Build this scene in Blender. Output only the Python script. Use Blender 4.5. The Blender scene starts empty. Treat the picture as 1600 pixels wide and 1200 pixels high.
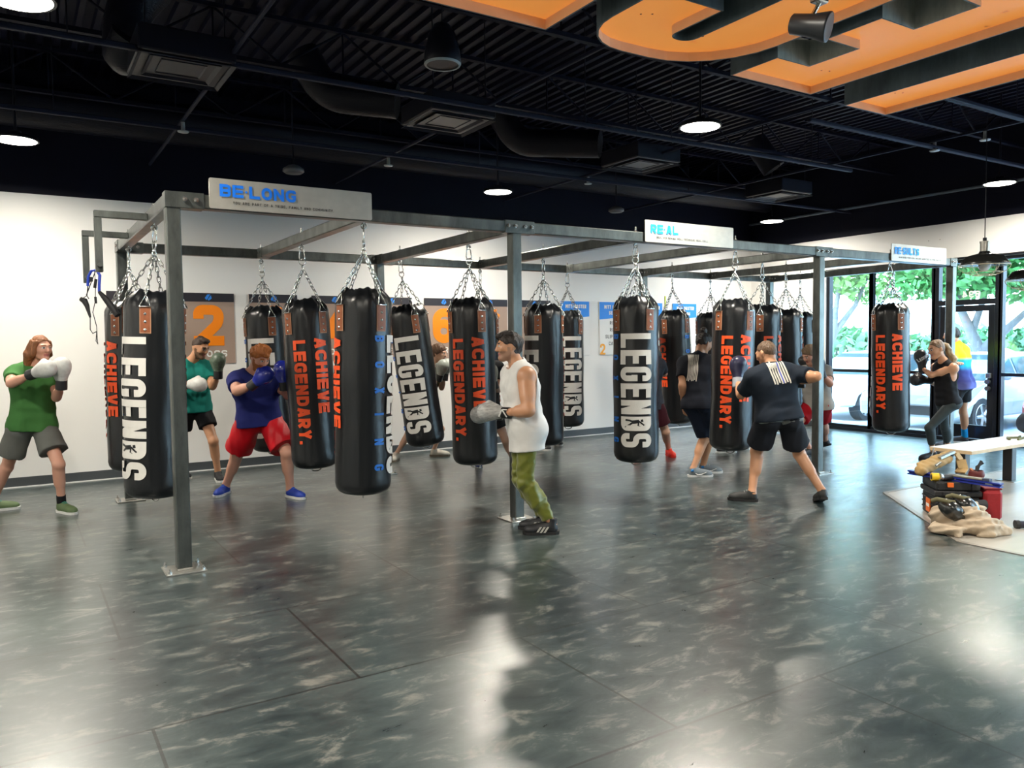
import bpy, math, random
import numpy as np
from mathutils import Vector, Matrix
from mathutils.bvhtree import BVHTree

random.seed(7)
SC = bpy.context.scene
COL = SC.collection

# ------------------------------------------------------------------ camera
CAM_F, CAM_YAW, CAM_PITCH, CAM_ROLL, CAM_H = 1234.526, 0.5625, -0.0528, -0.0114, 1.6
def cam_axes():
    cy, sy = math.cos(CAM_YAW), math.sin(CAM_YAW)
    cp, sp = math.cos(CAM_PITCH), math.sin(CAM_PITCH)
    fwd = np.array([sy*cp, cy*cp, sp]); right = np.array([cy, -sy, 0.0]); up = np.cross(right, fwd)
    c, s = math.cos(CAM_ROLL), math.sin(CAM_ROLL)
    return c*right+s*up, -s*right+c*up, fwd
RGT, UPV, FWD = cam_axes()
GR = np.array([math.cos(CAM_YAW), -math.sin(CAM_YAW), 0]); GF = np.array([math.sin(CAM_YAW), math.cos(CAM_YAW), 0])   # right / ahead on the floor
cam_data = bpy.data.cameras.new('camera')
cam = bpy.data.objects.new('camera', cam_data); COL.objects.link(cam)
M = Matrix(((RGT[0], UPV[0], -FWD[0], 0), (RGT[1], UPV[1], -FWD[1], 0), (RGT[2], UPV[2], -FWD[2], CAM_H), (0, 0, 0, 1)))
cam.matrix_world = M
cam_data.sensor_width = 36.0
cam_data.lens = CAM_F/1600*36.0
cam_data.clip_start = 0.05; cam_data.clip_end = 400
SC.camera = cam

# ------------------------------------------------------------------ world, exposure, lights
SC.view_settings.view_transform = 'Standard'
SC.view_settings.look = 'None'
SC.view_settings.exposure = 0.42
SC.view_settings.gamma = 1.0
SC.view_settings.use_curve_mapping = False
SC.cycles.use_denoising = True
SC.cycles.max_bounces = 8
SC.cycles.transparent_max_bounces = 12
SC.cycles.caustics_reflective = False
SC.cycles.caustics_refractive = False
SC.cycles.sample_clamp_indirect = 6.0

world = bpy.data.worlds.new('sky'); SC.world = world; world.use_nodes = True
wn = world.node_tree; wn.nodes.clear()
wo = wn.nodes.new('ShaderNodeOutputWorld'); wb = wn.nodes.new('ShaderNodeBackground')
wtc = wn.nodes.new('ShaderNodeTexCoord'); wsep = wn.nodes.new('ShaderNodeSeparateXYZ')
wr = wn.nodes.new('ShaderNodeValToRGB')
wn.links.new(wtc.outputs['Generated'], wsep.inputs[0]); wn.links.new(wsep.outputs['Z'], wr.inputs[0])
wr.color_ramp.elements[0].position = 0.0; wr.color_ramp.elements[0].color = (0.66, 0.88, 1.0, 1)
wr.color_ramp.elements[1].position = 0.6; wr.color_ramp.elements[1].color = (0.40, 0.68, 1.0, 1)
wn.links.new(wr.outputs[0], wb.inputs[0]); wb.inputs[1].default_value = 10.0
wn.links.new(wb.outputs[0], wo.inputs[0])

# ceiling lamps of the gym: a 5.5 x 3.65 m grid of round down lights, those behind the camera included
LAMP_POS = [(x, y) for y in (9.1, 5.43, 1.78, -1.87, -5.4) for x in (0.1, 5.55, 11.0)] + [(-5.3, y) for y in (9.1, 5.43, 1.78, -1.87)]
LAMP_Z = 3.60
LAMP_W = 84.0
for i, (x, y) in enumerate(LAMP_POS):
    ld = bpy.data.lights.new('ceiling_lamp_light', 'AREA'); ld.shape = 'DISK'; ld.size = 0.22
    ld.energy = LAMP_W; ld.color = (1.0, 0.93, 0.80); ld.spread = math.radians(170)
    lo = bpy.data.objects.new('ceiling_lamp_light', ld); COL.objects.link(lo); lo.location = (x, y, LAMP_Z-0.012)

# ------------------------------------------------------------------ dimensions read off the place (metres)
X1, Y1, W, ZT = 0.928, 5.929, 3.066, 2.667      # rig: near left corner, depth, top
L = 9.909; TW = 0.098                            # rig length, tube width
YW, ZW, XR = 10.642, 3.356, 12.27                # rear wall, height of the white paint, window wall
C0 = np.array([0.0, 0.0, CAM_H])
def at(px, py, d):                               # a point of the place seen at (px,py), d metres ahead
    r = FWD + (px-800)/CAM_F*RGT - (py-600)/CAM_F*UPV
    return C0 + r*d
def on_floor(px, py, z=0.0):
    r = FWD + (px-800)/CAM_F*RGT - (py-600)/CAM_F*UPV
    return C0 + r*((z-CAM_H)/r[2])
def depth_of(P): return float((np.asarray(P, float)-C0) @ FWD)

# ------------------------------------------------------------------ materials
MATS = {}
def mat(name, col, rough=0.6, metal=0.0, noise=0.0, nscale=8.0, bump=0.0, bscale=60.0, spec=0.5, emit=None, estr=0.0, coat=0.0, sheen=0.0, stretch=None):
    if name in MATS: return MATS[name]
    m = bpy.data.materials.new(name); m.use_nodes = True; MATS[name] = m
    nt = m.node_tree; b = nt.nodes['Principled BSDF']
    b.inputs['Base Color'].default_value = (*col, 1); b.inputs['Roughness'].default_value = rough
    b.inputs['Metallic'].default_value = metal; b.inputs['Specular IOR Level'].default_value = spec
    if coat: b.inputs['Coat Weight'].default_value = coat; b.inputs['Coat Roughness'].default_value = 0.15
    if sheen: b.inputs['Sheen Weight'].default_value = sheen
    if emit: b.inputs['Emission Color'].default_value = (*emit, 1); b.inputs['Emission Strength'].default_value = estr
    if noise or bump:
        tc = nt.nodes.new('ShaderNodeTexCoord'); src = tc.outputs['Object']
        if stretch:
            mp = nt.nodes.new('ShaderNodeMapping'); mp.inputs['Scale'].default_value = stretch
            nt.links.new(src, mp.inputs[0]); src = mp.outputs[0]
    if noise:
        n = nt.nodes.new('ShaderNodeTexNoise'); n.inputs['Scale'].default_value = nscale; n.inputs['Detail'].default_value = 6
        nt.links.new(src, n.inputs['Vector'])
        mx = nt.nodes.new('ShaderNodeMix'); mx.data_type = 'RGBA'
        lo = tuple(max(0, c*(1-noise)) for c in col); hi = tuple(min(1, c*(1+noise)) for c in col)
        mx.inputs[6].default_value = (*lo, 1); mx.inputs[7].default_value = (*hi, 1)
        nt.links.new(n.outputs['Fac'], mx.inputs[0]); nt.links.new(mx.outputs[2], b.inputs['Base Color'])
    if bump:
        n2 = nt.nodes.new('ShaderNodeTexNoise'); n2.inputs['Scale'].default_value = bscale; n2.inputs['Detail'].default_value = 4
        nt.links.new(src, n2.inputs['Vector'])
        bp = nt.nodes.new('ShaderNodeBump'); bp.inputs['Strength'].default_value = bump; bp.inputs['Distance'].default_value = 0.02
        nt.links.new(n2.outputs['Fac'], bp.inputs['Height']); nt.links.new(bp.outputs[0], b.inputs['Normal'])
    return m

def glass_mat(name, tint=(0.93, 0.98, 1.0), refl=0.07):
    if name in MATS: return MATS[name]
    m = bpy.data.materials.new(name); m.use_nodes = True; MATS[name] = m
    nt = m.node_tree; nt.nodes.clear()
    o = nt.nodes.new('ShaderNodeOutputMaterial'); mx = nt.nodes.new('ShaderNodeMixShader')
    t = nt.nodes.new('ShaderNodeBsdfTransparent'); g = nt.nodes.new('ShaderNodeBsdfGlossy')
    t.inputs[0].default_value = (*tint, 1); g.inputs[0].default_value = (1, 1, 1, 1); g.inputs['Roughness'].default_value = 0.02
    mx.inputs[0].default_value = refl
    nt.links.new(t.outputs[0], mx.inputs[1]); nt.links.new(g.outputs[0], mx.inputs[2]); nt.links.new(mx.outputs[0], o.inputs[0])
    return m

# ------------------------------------------------------------------ object helpers
def origin(o):
    v = Vector((0, 0, 0))
    while o is not None:
        v = v + o.location; o = o.parent
    return v
def tag(o, label=None, cat=None, group=None, kind=None):
    if label: o['label'] = label
    if cat: o['category'] = cat
    if group: o['group'] = group
    if kind: o['kind'] = kind
    return o
def thing(name, loc, label, cat, group=None):
    o = bpy.data.objects.new(name, None); COL.objects.link(o); o.location = loc
    o.empty_display_size = 0.1
    return tag(o, label, cat, group)
def link_mesh(name, me, mats, parent=None, loc=None):
    o = bpy.data.objects.new(name, me); COL.objects.link(o)
    for m in (mats if isinstance(mats, (list, tuple)) else [mats]): me.materials.append(m)
    if parent is not None: o.parent = parent
    if loc is not None: o.location = loc
    return o
def raw_mesh(name, V, F, smooth=False, midx=None):
    """mesh from numpy vertices and a list / array of polygons"""
    me = bpy.data.meshes.new(name)
    V = np.asarray(V, np.float32)
    me.vertices.add(len(V)); me.vertices.foreach_set('co', V.ravel())
    if isinstance(F, np.ndarray):
        n = F.shape[1]; tot = np.full(len(F), n, np.int32); flat = F.astype(np.int32).ravel()
    else:
        tot = np.array([len(f) for f in F], np.int32); flat = np.array([i for f in F for i in f], np.int32)
    me.loops.add(len(flat)); me.loops.foreach_set('vertex_index', flat)
    me.polygons.add(len(tot)); st = np.concatenate([[0], np.cumsum(tot)[:-1]]).astype(np.int32)
    me.polygons.foreach_set('loop_start', st); me.polygons.foreach_set('loop_total', tot)
    if smooth: me.polygons.foreach_set('use_smooth', np.ones(len(tot), bool))
    if midx is not None: me.polygons.foreach_set('material_index', np.asarray(midx, np.int32))
    me.update(calc_edges=True); me.validate()
    return me

def frame_from(d, hint=(0, 0, 1)):
    d = np.asarray(d, float); d = d/np.linalg.norm(d)
    h = np.asarray(hint, float)
    if abs(d @ h) > 0.95*np.linalg.norm(h): h = np.array([1.0, 0, 0]) if abs(d[0]) < 0.9 else np.array([0, 1.0, 0])
    u = np.cross(h, d); u = u/np.linalg.norm(u); v = np.cross(d, u)
    return u, v, d

class MB:
    """collects shapes into ONE mesh"""
    def __init__(s): s.v = []; s.f = []; s.sm = []; s.mi = []; s.m = 0
    def add(s, V, F, smooth=False):
        n = len(s.v); s.v += [tuple(map(float, p)) for p in V]
        for f in F: s.f.append([i+n for i in f]); s.sm.append(smooth); s.mi.append(s.m)
        return s
    def box(s, lo, hi, R=None, c=None):
        P = [(x, y, z) for x in (lo[0], hi[0]) for y in (lo[1], hi[1]) for z in (lo[2], hi[2])]
        if R is not None:
            c = np.array(c if c is not None else (0, 0, 0), float); P = [c + np.asarray(R) @ np.array(p) for p in P]
        return s.add(P, [(0, 1, 3, 2), (4, 6, 7, 5), (0, 4, 5, 1), (2, 3, 7, 6), (0, 2, 6, 4), (1, 5, 7, 3)])
    def bbox(s, lo, hi, b=0.006):
        """box with chamfered edges"""
        lo = np.array(lo, float); hi = np.array(hi, float); b = min(b, (hi-lo).min()*0.45)
        idx = {}; V = []
        for sx in (0, 1):
            for sy in (0, 1):
                for sz in (0, 1):
                    c = np.array([hi[0] if sx else lo[0], hi[1] if sy else lo[1], hi[2] if sz else lo[2]])
                    sg = np.array([-1 if q else 1 for q in (sx, sy, sz)])
                    for ax in range(3):
                        p = c + sg*b; p[ax] = c[ax]; idx[(sx, sy, sz, ax)] = len(V); V.append(p)
        F = []
        for ax in range(3):
            o = [a for a in range(3) if a != ax]
            for side in (0, 1):
                q = []
                for a, c in ((0, 0), (1, 0), (1, 1), (0, 1)):
                    k = [0, 0, 0]; k[ax] = side; k[o[0]] = a; k[o[1]] = c; q.append(idx[(*k, ax)])
                F.append(q)
            for a in (0, 1):
                for c in (0, 1):
                    k0 = [0, 0, 0]; k0[o[0]] = a; k0[o[1]] = c; k1 = list(k0); k1[ax] = 1
                    F.append([idx[(*k0, o[0])], idx[(*k1, o[0])], idx[(*k1, o[1])], idx[(*k0, o[1])]])
        for sx in (0, 1):
            for sy in (0, 1):
                for sz in (0, 1): F.append([idx[(sx, sy, sz, a)] for a in range(3)])
        return s.add(V, F)
    def rod(s, a, b, ra, rb=None, n=12, caps=True, smooth=True):
        rb = ra if rb is None else rb
        a = np.asarray(a, float); b = np.asarray(b, float); u, v, d = frame_from(b-a)
        V = []
        for c, r in ((a, ra), (b, rb)):
            for k in range(n):
                t = 2*math.pi*k/n; V.append(c+r*(math.cos(t)*u+math.sin(t)*v))
        F = [(k, (k+1) % n, n+(k+1) % n, n+k) for k in range(n)]
        s.add(V, F, smooth)
        if caps: s.add(V, [list(range(n))[::-1], list(range(n, 2*n))])
        return s
    def tube(s, pts, r, n=8, closed=False, caps=True):
        P = np.asarray(pts, float); m = len(P); V = []; F = []
        rr = r if hasattr(r, '__len__') else [r]*m
        pu = None
        for i in range(m):
            if closed: t = P[(i+1) % m]-P[i-1]
            else: t = P[min(i+1, m-1)]-P[max(i-1, 0)]
            t = t/(np.linalg.norm(t)+1e-9)
            if pu is None: u, v, _ = frame_from(t)
            else:
                u = pu - t*(pu @ t); u = u/(np.linalg.norm(u)+1e-9); v = np.cross(t, u)
            pu = u
            for k in range(n):
                a = 2*math.pi*k/n; V.append(P[i]+rr[i]*(math.cos(a)*u+math.sin(a)*v))
        for i in range(m if closed else m-1):
            j = (i+1) % m
            for k in range(n): F.append((i*n+k, i*n+(k+1) % n, j*n+(k+1) % n, j*n+k))
        s.add(V, F, True)
        if caps and not closed: s.add(V, [list(range(n))[::-1], list(range((m-1)*n, m*n))])
        return s
    def lathe(s, prof, c=(0, 0, 0), n=24, axis=(0, 0, 1), smooth=True, caps=True):
        """prof: list of (radius, height) along axis"""
        u, v, d = frame_from(axis); c = np.asarray(c, float); V = []
        for r, h in prof:
            for k in range(n):
                a = 2*math.pi*k/n; V.append(c+d*h+r*(math.cos(a)*u+math.sin(a)*v))
        F = []
        for i in range(len(prof)-1):
            for k in range(n): F.append((i*n+k, i*n+(k+1) % n, (i+1)*n+(k+1) % n, (i+1)*n+k))
        s.add(V, F, smooth)
        if caps:
            if prof[0][0] > 1e-4: s.add(V, [list(range(n))[::-1]])
            if prof[-1][0] > 1e-4: s.add(V, [list(range((len(prof)-1)*n, len(prof)*n))])
        return s
    def prism(s, poly, f0, f1, smooth=False):
        """poly: 2D points; f0/f1 map 2D -> 3D for bottom and top"""
        n = len(poly); V = [f0(p) for p in poly]+[f1(p) for p in poly]
        s.add(V, [list(range(n))[::-1], list(range(n, 2*n))])
        return s.add(V, [(i, (i+1) % n, n+(i+1) % n, n+i) for i in range(n)], smooth)
    def ell(s, c, r, R=None, nu=16, nv=10):
        c = np.asarray(c, float); V = []; F = []
        for i in range(nv+1):
            t = math.pi*i/nv
            for k in range(nu):
                a = 2*math.pi*k/nu
                p = np.array([r[0]*math.sin(t)*math.cos(a), r[1]*math.sin(t)*math.sin(a), r[2]*math.cos(t)])
                V.append(c+(R @ p if R is not None else p))
        for i in range(nv):
            for k in range(nu): F.append((i*nu+k, (i+1)*nu+k, (i+1)*nu+(k+1) % nu, i*nu+(k+1) % nu))
        return s.add(V, F, True)
    def build(s, name, mats, parent=None, smooth=None, loc=None):
        V = np.array(s.v, float)
        if parent is not None: V = V - np.array(origin(parent))
        if loc is not None: V = V - np.array(loc)
        me = bpy.data.meshes.new(name); me.from_pydata(V.tolist(), [], s.f)
        sm = s.sm if smooth is None else [smooth]*len(s.f)
        me.polygons.foreach_set('use_smooth', np.array(sm, bool)); me.polygons.foreach_set('material_index', np.array(s.mi, np.int32))
        me.update()
        return link_mesh(name, me, mats, parent, loc)

def rotz(a):
    c, s = math.cos(a), math.sin(a); return np.array([[c, -s, 0], [s, c, 0], [0, 0, 1.0]])
def rotx(a):
    c, s = math.cos(a), math.sin(a); return np.array([[1.0, 0, 0], [0, c, -s], [0, s, c]])
def roty(a):
    c, s = math.cos(a), math.sin(a); return np.array([[c, 0, s], [0, 1.0, 0], [-s, 0, c]])

# ------------------------------------------------------------------ lettering: strokes of a bold sans
def fillet(pts, r, closed=False):
    """round the corners of a polyline; a point may carry its own radius as third value"""
    n = len(pts); out = []
    for i in range(n):
        p = np.array(pts[i][:2], float); ri = pts[i][2] if len(pts[i]) > 2 else r
        if (not closed and i in (0, n-1)) or ri <= 0: out.append(p); continue
        a = np.array(pts[i-1][:2], float); b = np.array(pts[(i+1) % n][:2], float)
        da = a-p; db = b-p; la = np.linalg.norm(da); lb = np.linalg.norm(db); da /= la; db /= lb
        ca = float(np.clip(da @ db, -1, 1)); ang = math.acos(ca)
        if ang > 3.05: out.append(p); continue
        tl = min(ri/math.tan(ang/2), la*0.499, lb*0.499); rr = tl*math.tan(ang/2)
        c = p+(da+db)/np.linalg.norm(da+db)*(rr/math.sin(ang/2))
        s0 = p+da*tl; s1 = p+db*tl; a0 = math.atan2(*(s0-c)[::-1]); a1 = math.atan2(*(s1-c)[::-1])
        dd = (a1-a0+math.pi) % (2*math.pi)-math.pi
        k = max(3, int(abs(dd)/0.3)+1)
        for q in range(k+1): out.append(c+rr*np.array([math.cos(a0+dd*q/k), math.sin(a0+dd*q/k)]))
    return out
def glyph(ch, w, h, t):
    a = t/2; x0, x1, y0, y1, ym, xm = a, w-a, a, h-a, h/2, w/2; R = min(w, h)*0.42
    o = lambda *p: ([q for q in p], False, 0.0)
    G = {
     'L': [o((x0, h), (x0, y0), (w, y0))], 'I': [o((xm, 0), (xm, h))], 'T': [o((0, y1), (w, y1)), o((xm, 0), (xm, h))],
     'E': [o((x0, 0), (x0, h)), o((0, y1), (w, y1)), o((0, ym), (w*.94, ym)), o((0, y0), (w, y0))],
     'F': [o((x0, 0), (x0, h)), o((0, y1), (w, y1)), o((0, ym), (w*.9, ym))],
     'H': [o((x0, 0), (x0, h)), o((x1, 0), (x1, h)), o((x0, ym), (x1, ym))],
     'N': [o((x0, 0), (x0, h)), o((x1, 0), (x1, h)), o((x0, h-a*.6), (x1, a*.6))],
     'M': [o((x0, 0), (x0, h)), o((x1, 0), (x1, h)), o((x0, h-a), (xm, h*.3)), o((xm, h*.3), (x1, h-a))],
     'A': [o((x0, 0), (xm-a*.25, h)), o((x1, 0), (xm+a*.25, h)), o((w*.25, h*.28), (w*.75, h*.28))],
     'V': [o((x0, h), (xm-a*.25, 0)), o((x1, h), (xm+a*.25, 0))],
     'X': [o((x0, 0), (x1, h)), o((x1, 0), (x0, h))], 'K': [o((x0, 0), (x0, h)), o((x0, ym*.9), (x1, h)), o((x0+a, ym), (x1, 0))],
     'Y': [o((x0, h), (xm, ym)), o((x1, h), (xm, ym)), o((xm, 0), (xm, ym+a*.5))],
     'C': [([(x1, h*.68), (x1, y1), (x0, y1), (x0, y0), (x1, y0), (x1, h*.32)], False, R)],
     'G': [([(x1, h*.70), (x1, y1), (x0, y1), (x0, y0), (x1, y0), (x1, h*.46, 0), (w*.56, h*.46)], False, R)],
     'O': [([(x1, y1), (x0, y1), (x0, y0), (x1, y0)], True, R)], '0': [([(x1, y1), (x0, y1), (x0, y0), (x1, y0)], True, R)],
     'Q': [([(x1, y1), (x0, y1), (x0, y0), (x1, y0)], True, R), o((xm, h*.3), (w, 0))],
     'D': [([(x0, y1, 0), (x1, y1), (x1, y0), (x0, y0, 0)], True, R)],
     'U': [([(x0, h), (x0, y0), (x1, y0), (x1, h)], False, R)], 'J': [([(x1, h), (x1, y0), (x0, y0), (x0, h*.35)], False, R)],
     'B': [([(x0, y1, 0), (x1, y1), (x1, ym), (x0, ym, 0)], True, R), ([(x0, ym, 0), (x1, ym), (x1, y0), (x0, y0, 0)], True, R)],
     'P': [o((x0, 0), (x0, h)), ([(x0, y1, 0), (x1, y1), (x1, ym*.85), (x0, ym*.85, 0)], True, R)],
     'R': [o((x0, 0), (x0, h)), ([(x0, y1, 0), (x1, y1), (x1, ym*.9), (x0, ym*.9, 0)], True, R), o((xm*.9, ym*.9), (x1, 0))],
     'S': [([(x1, h*.70), (x1, y1), (x0, y1), (x0, ym), (x1, ym), (x1, y0), (x0, y0), (x0, h*.30)], False, R)],
     'W': [o((x0, h), (w*.28, 0)), o((w*.28, 0), (xm, h*.8)), o((xm, h*.8), (w*.72, 0)), o((w*.72, 0), (x1, h))],
     'Z': [o((0, y1), (x1, y1)), o((x1, y1), (x0, y0)), o((x0, y0), (w, y0))],
     '1': [o((xm, 0), (xm, h)), o((xm, h-a), (w*.15, h*.74))],
     '2': [([(x0, h*.66), (x0, y1), (x1, y1), (x1, h*.56), (x0+a*.4, y0+a*.3, 0)], False, R), o((0, y0), (w, y0))],
     '3': [([(x0, h*.72), (x0, y1), (x1, y1), (x1, ym), (w*.4, ym)], False, R), ([(w*.4, ym), (x1, ym), (x1, y0), (x0, y0), (x0, h*.28)], False, R)],
     '4': [o((w*.72, 0), (w*.72, h)), o((w*.72, h-a), (x0, h*.3)), o((0, h*.27), (w, h*.27))],
     '5': [o((w*.94, y1), (x0, y1)), o((x0, h), (x0, h*.48)), ([(x0, h*.56), (x1, h*.56), (x1, y0), (x0, y0), (x0, h*.26)], False, R)],
     '6': [([(x1, h*.56), (x0, h*.56), (x0, y0), (x1, y0)], True, R), ([(x0, h*.3), (x0, y1), (x1, y1), (x1, h*.74)], False, R)],
     '7': [o((0, y1), (x1, y1)), o((x1, y1), (w*.32, 0))],
     '8': [([(x1, y1), (x0, y1), (x0, ym), (x1, ym)], True, R), ([(x1, ym), (x0, ym), (x0, y0), (x1, y0)], True, R)],
     '9': [([(x1, y1), (x0, y1), (x0, h*.44), (x1, h*.44)], True, R), ([(x1, h*.7), (x1, y0), (x0, y0), (x0, h*.26)], False, R)],
     '#': [o((w*.3, 0), (w*.42, h)), o((w*.62, 0), (w*.74, h)), o((0, h*.33), (w*.95, h*.33)), o((w*.05, h*.67), (w, h*.67))],
     '.': [o((0, a), (t, a))], ',': [o((a, t), (a*.3, -a))], '-': [o((0, ym), (w, ym))],
    }
    return G.get(ch, [])
def stroke_quads(pts, t, closed, seg):
    """thick polyline: list of (2D vertex list, quads)"""
    P = [np.array(p[:2], float) for p in pts]
    D = [P[0]]
    rng = range(len(P)) if closed else range(len(P)-1)
    out = []
    for i in rng:
        a = P[i]; b = P[(i+1) % len(P)]; k = max(1, int(math.ceil(np.linalg.norm(b-a)/seg)))
        for q in range(k): out.append(a+(b-a)*q/k)
    if not closed: out.append(P[-1])
    n = len(out); Lf = []; Rt = []
    for i in range(n):
        if closed: d0 = out[i]-out[i-1]; d1 = out[(i+1) % n]-out[i]
        else: d0 = out[i]-out[i-1] if i else out[1]-out[0]; d1 = out[i+1]-out[i] if i < n-1 else out[-1]-out[-2]
        d0 = d0/(np.linalg.norm(d0)+1e-9); d1 = d1/(np.linalg.norm(d1)+1e-9)
        n0 = np.array([-d0[1], d0[0]]); n1 = np.array([-d1[1], d1[0]]); m = n0+n1; m = m/(np.linalg.norm(m)+1e-9)
        s = (t/2)/max(0.45, float(m @ n0)); Lf.append(out[i]+m*s); Rt.append(out[i]-m*s)
    V = Lf+Rt; F = [(i, (i+1) % n, n+(i+1) % n, n+i) for i in (range(n) if closed else range(n-1))]
    return V, F
def text_flat(txt, h, w, t, gap, seg=1.0, widths=None):
    """lettering laid flat: (2D vertices, faces, length)"""
    V = []; F = []; x = 0.0; lay = 0
    wd = {'I': 0.0, '.': 0.0, ',': 0.0, '1': 0.6, 'M': 1.2, 'W': 1.3, ' ': 0.55, '-': 0.5}
    if widths: wd.update(widths)
    for ch in txt:
        cw = max(t, w*wd.get(ch, 1.0))
        for pts, closed, r in glyph(ch, cw, h, t):
            pp = fillet(pts, r, closed) if r else [np.array(p[:2], float) for p in pts]
            v, f = stroke_quads(pp, t, closed, seg); n = len(V); lay += 1
            V += [(p[0]+x, p[1], lay % 4) for p in v]; F += [[i+n for i in q] for q in f]
        x += cw+gap
    return V, F, x-gap
def text_plane(mb, txt, org, ux, uy, h, w, t, gap, fit=None, lift=None):
    """lettering on a plane: org = lower left corner, ux / uy unit vectors"""
    V, F, ln = text_flat(txt, h, w, t, gap); org = np.asarray(org, float); ux = np.asarray(ux, float); uy = np.asarray(uy, float)
    k = fit/ln if fit else 1.0
    un = np.cross(ux, uy)*.0006
    mb.add([org+ux*(p[0]*k)+uy*p[1]+un*p[2] for p in V], F)
# ================================================================== SETTING
white_paint = mat('white_wall_paint', (0.80, 0.79, 0.77), 0.55, noise=0.03, nscale=1.5, bump=0.03, bscale=180)
black_paint = mat('black_ceiling_paint', (0.0035, 0.004, 0.011), 0.6, noise=0.25, nscale=2.0, spec=0.12)
alu = mat('dark_bronze_aluminium', (0.018, 0.022, 0.030), 0.32, 0.6)
glass = glass_mat('window_glass')

def floor_material():
    m = bpy.data.materials.new('rubber_mats'); m.use_nodes = True
    nt = m.node_tree; b = nt.nodes['Principled BSDF']; N = nt.nodes.new; Lk = nt.links.new
    tc = N('ShaderNodeTexCoord')
    mp = N('ShaderNodeMapping'); mp.inputs['Location'].default_value = (0.48, 0.06, 0); Lk(tc.outputs['Object'], mp.inputs[0])
    br = N('ShaderNodeTexBrick'); br.offset = 0.5; br.offset_frequency = 2
    br.inputs['Scale'].default_value = 1.0; br.inputs['Brick Width'].default_value = 1.83; br.inputs['Row Height'].default_value = 1.2
    br.inputs['Mortar Size'].default_value = 0.007; br.inputs['Mortar Smooth'].default_value = 0.1
    br.inputs['Color1'].default_value = (0.9, 0.9, 0.9, 1); br.inputs['Color2'].default_value = (1.1, 1.1, 1.1, 1); br.inputs['Mortar'].default_value = (0.25, 0.25, 0.25, 1)
    Lk(mp.outputs[0], br.inputs['Vector'])
    def noise(sc, det, rough, dist=0.0, vec=None):
        n = N('ShaderNodeTexNoise'); n.inputs['Scale'].default_value = sc; n.inputs['Detail'].default_value = det
        n.inputs['Roughness'].default_value = rough; n.inputs['Distortion'].default_value = dist
        Lk(vec or tc.outputs['Object'], n.inputs['Vector']); return n
    st = N('ShaderNodeMapping'); st.inputs['Scale'].default_value = (1.0, 2.0, 1); st.inputs['Rotation'].default_value = (0, 0, 0.5); Lk(tc.outputs['Object'], st.inputs[0])
    n1 = noise(0.9, 6, 0.6); n2 = noise(4.2, 9, 0.70, 0.5, st.outputs[0]); n3 = noise(30, 5, 0.7)
    r1 = N('ShaderNodeValToRGB'); e = r1.color_ramp.elements
    e[0].position = 0.40; e[0].color = (0.007, 0.018, 0.022, 1); e[1].position = 0.64; e[1].color = (0.072, 0.098, 0.096, 1)
    mm = N('ShaderNodeMath'); mm.operation = 'MULTIPLY_ADD'; mm.inputs[1].default_value = 0.55; Lk(n1.outputs['Fac'], mm.inputs[0])
    m2 = N('ShaderNodeMath'); m2.operation = 'MULTIPLY'; m2.inputs[1].default_value = 0.48; Lk(n2.outputs['Fac'], m2.inputs[0]); Lk(m2.outputs[0], mm.inputs[2])
    Lk(mm.outputs[0], r1.inputs[0])
    sc = N('ShaderNodeValToRGB'); s = sc.color_ramp.elements; s[0].position = 0.54; s[0].color = (0, 0, 0, 1); s[1].position = 0.74; s[1].color = (1, 1, 1, 1)
    Lk(n2.outputs['Fac'], sc.inputs[0])
    mx = N('ShaderNodeMix'); mx.data_type = 'RGBA'; Lk(sc.outputs[0], mx.inputs[0]); Lk(r1.outputs[0], mx.inputs[6]); mx.inputs[7].default_value = (0.27, 0.26, 0.23, 1)
    mu = N('ShaderNodeMix'); mu.data_type = 'RGBA'; mu.blend_type = 'MULTIPLY'; mu.inputs[0].default_value = 1.0
    Lk(mx.outputs[2], mu.inputs[6]); Lk(br.outputs['Color'], mu.inputs[7]); Lk(mu.outputs[2], b.inputs['Base Color'])
    rr = N('ShaderNodeMapRange'); rr.inputs['From Min'].default_value = 0.3; rr.inputs['From Max'].default_value = 0.75
    rr.inputs['To Min'].default_value = 0.27; rr.inputs['To Max'].default_value = 0.36; Lk(n2.outputs['Fac'], rr.inputs[0]); Lk(rr.outputs[0], b.inputs['Roughness'])
    ad = N('ShaderNodeMath'); ad.operation = 'MULTIPLY_ADD'; ad.inputs[1].default_value = 0.5; Lk(n3.outputs['Fac'], ad.inputs[0]); Lk(n2.outputs['Fac'], ad.inputs[2])
    sb = N('ShaderNodeMath'); sb.operation = 'SUBTRACT'; Lk(ad.outputs[0], sb.inputs[0]); Lk(br.outputs['Fac'], sb.inputs[1])
    bp = N('ShaderNodeBump'); bp.inputs['Strength'].default_value = 0.035; bp.inputs['Distance'].default_value = 0.01
    Lk(sb.outputs[0], bp.inputs['Height']); Lk(bp.outputs[0], b.inputs['Normal'])
    b.inputs['Specular IOR Level'].default_value = 0.9
    cw = N('ShaderNodeMapRange'); cw.inputs['From Min'].default_value = 0.36; cw.inputs['From Max'].default_value = 0.66; cw.inputs['To Min'].default_value = 0.75; cw.inputs['To Max'].default_value = 0.15; Lk(n2.outputs['Fac'], cw.inputs[0]); Lk(cw.outputs[0], b.inputs['Coat Weight']); b.inputs['Coat IOR'].default_value = 1.55; b.inputs['Coat Roughness'].default_value = 0.27
    return m

def struct(name, mb, m, parent=None):
    o = mb.build(name, m, parent); o['kind'] = 'structure'; return o

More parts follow.
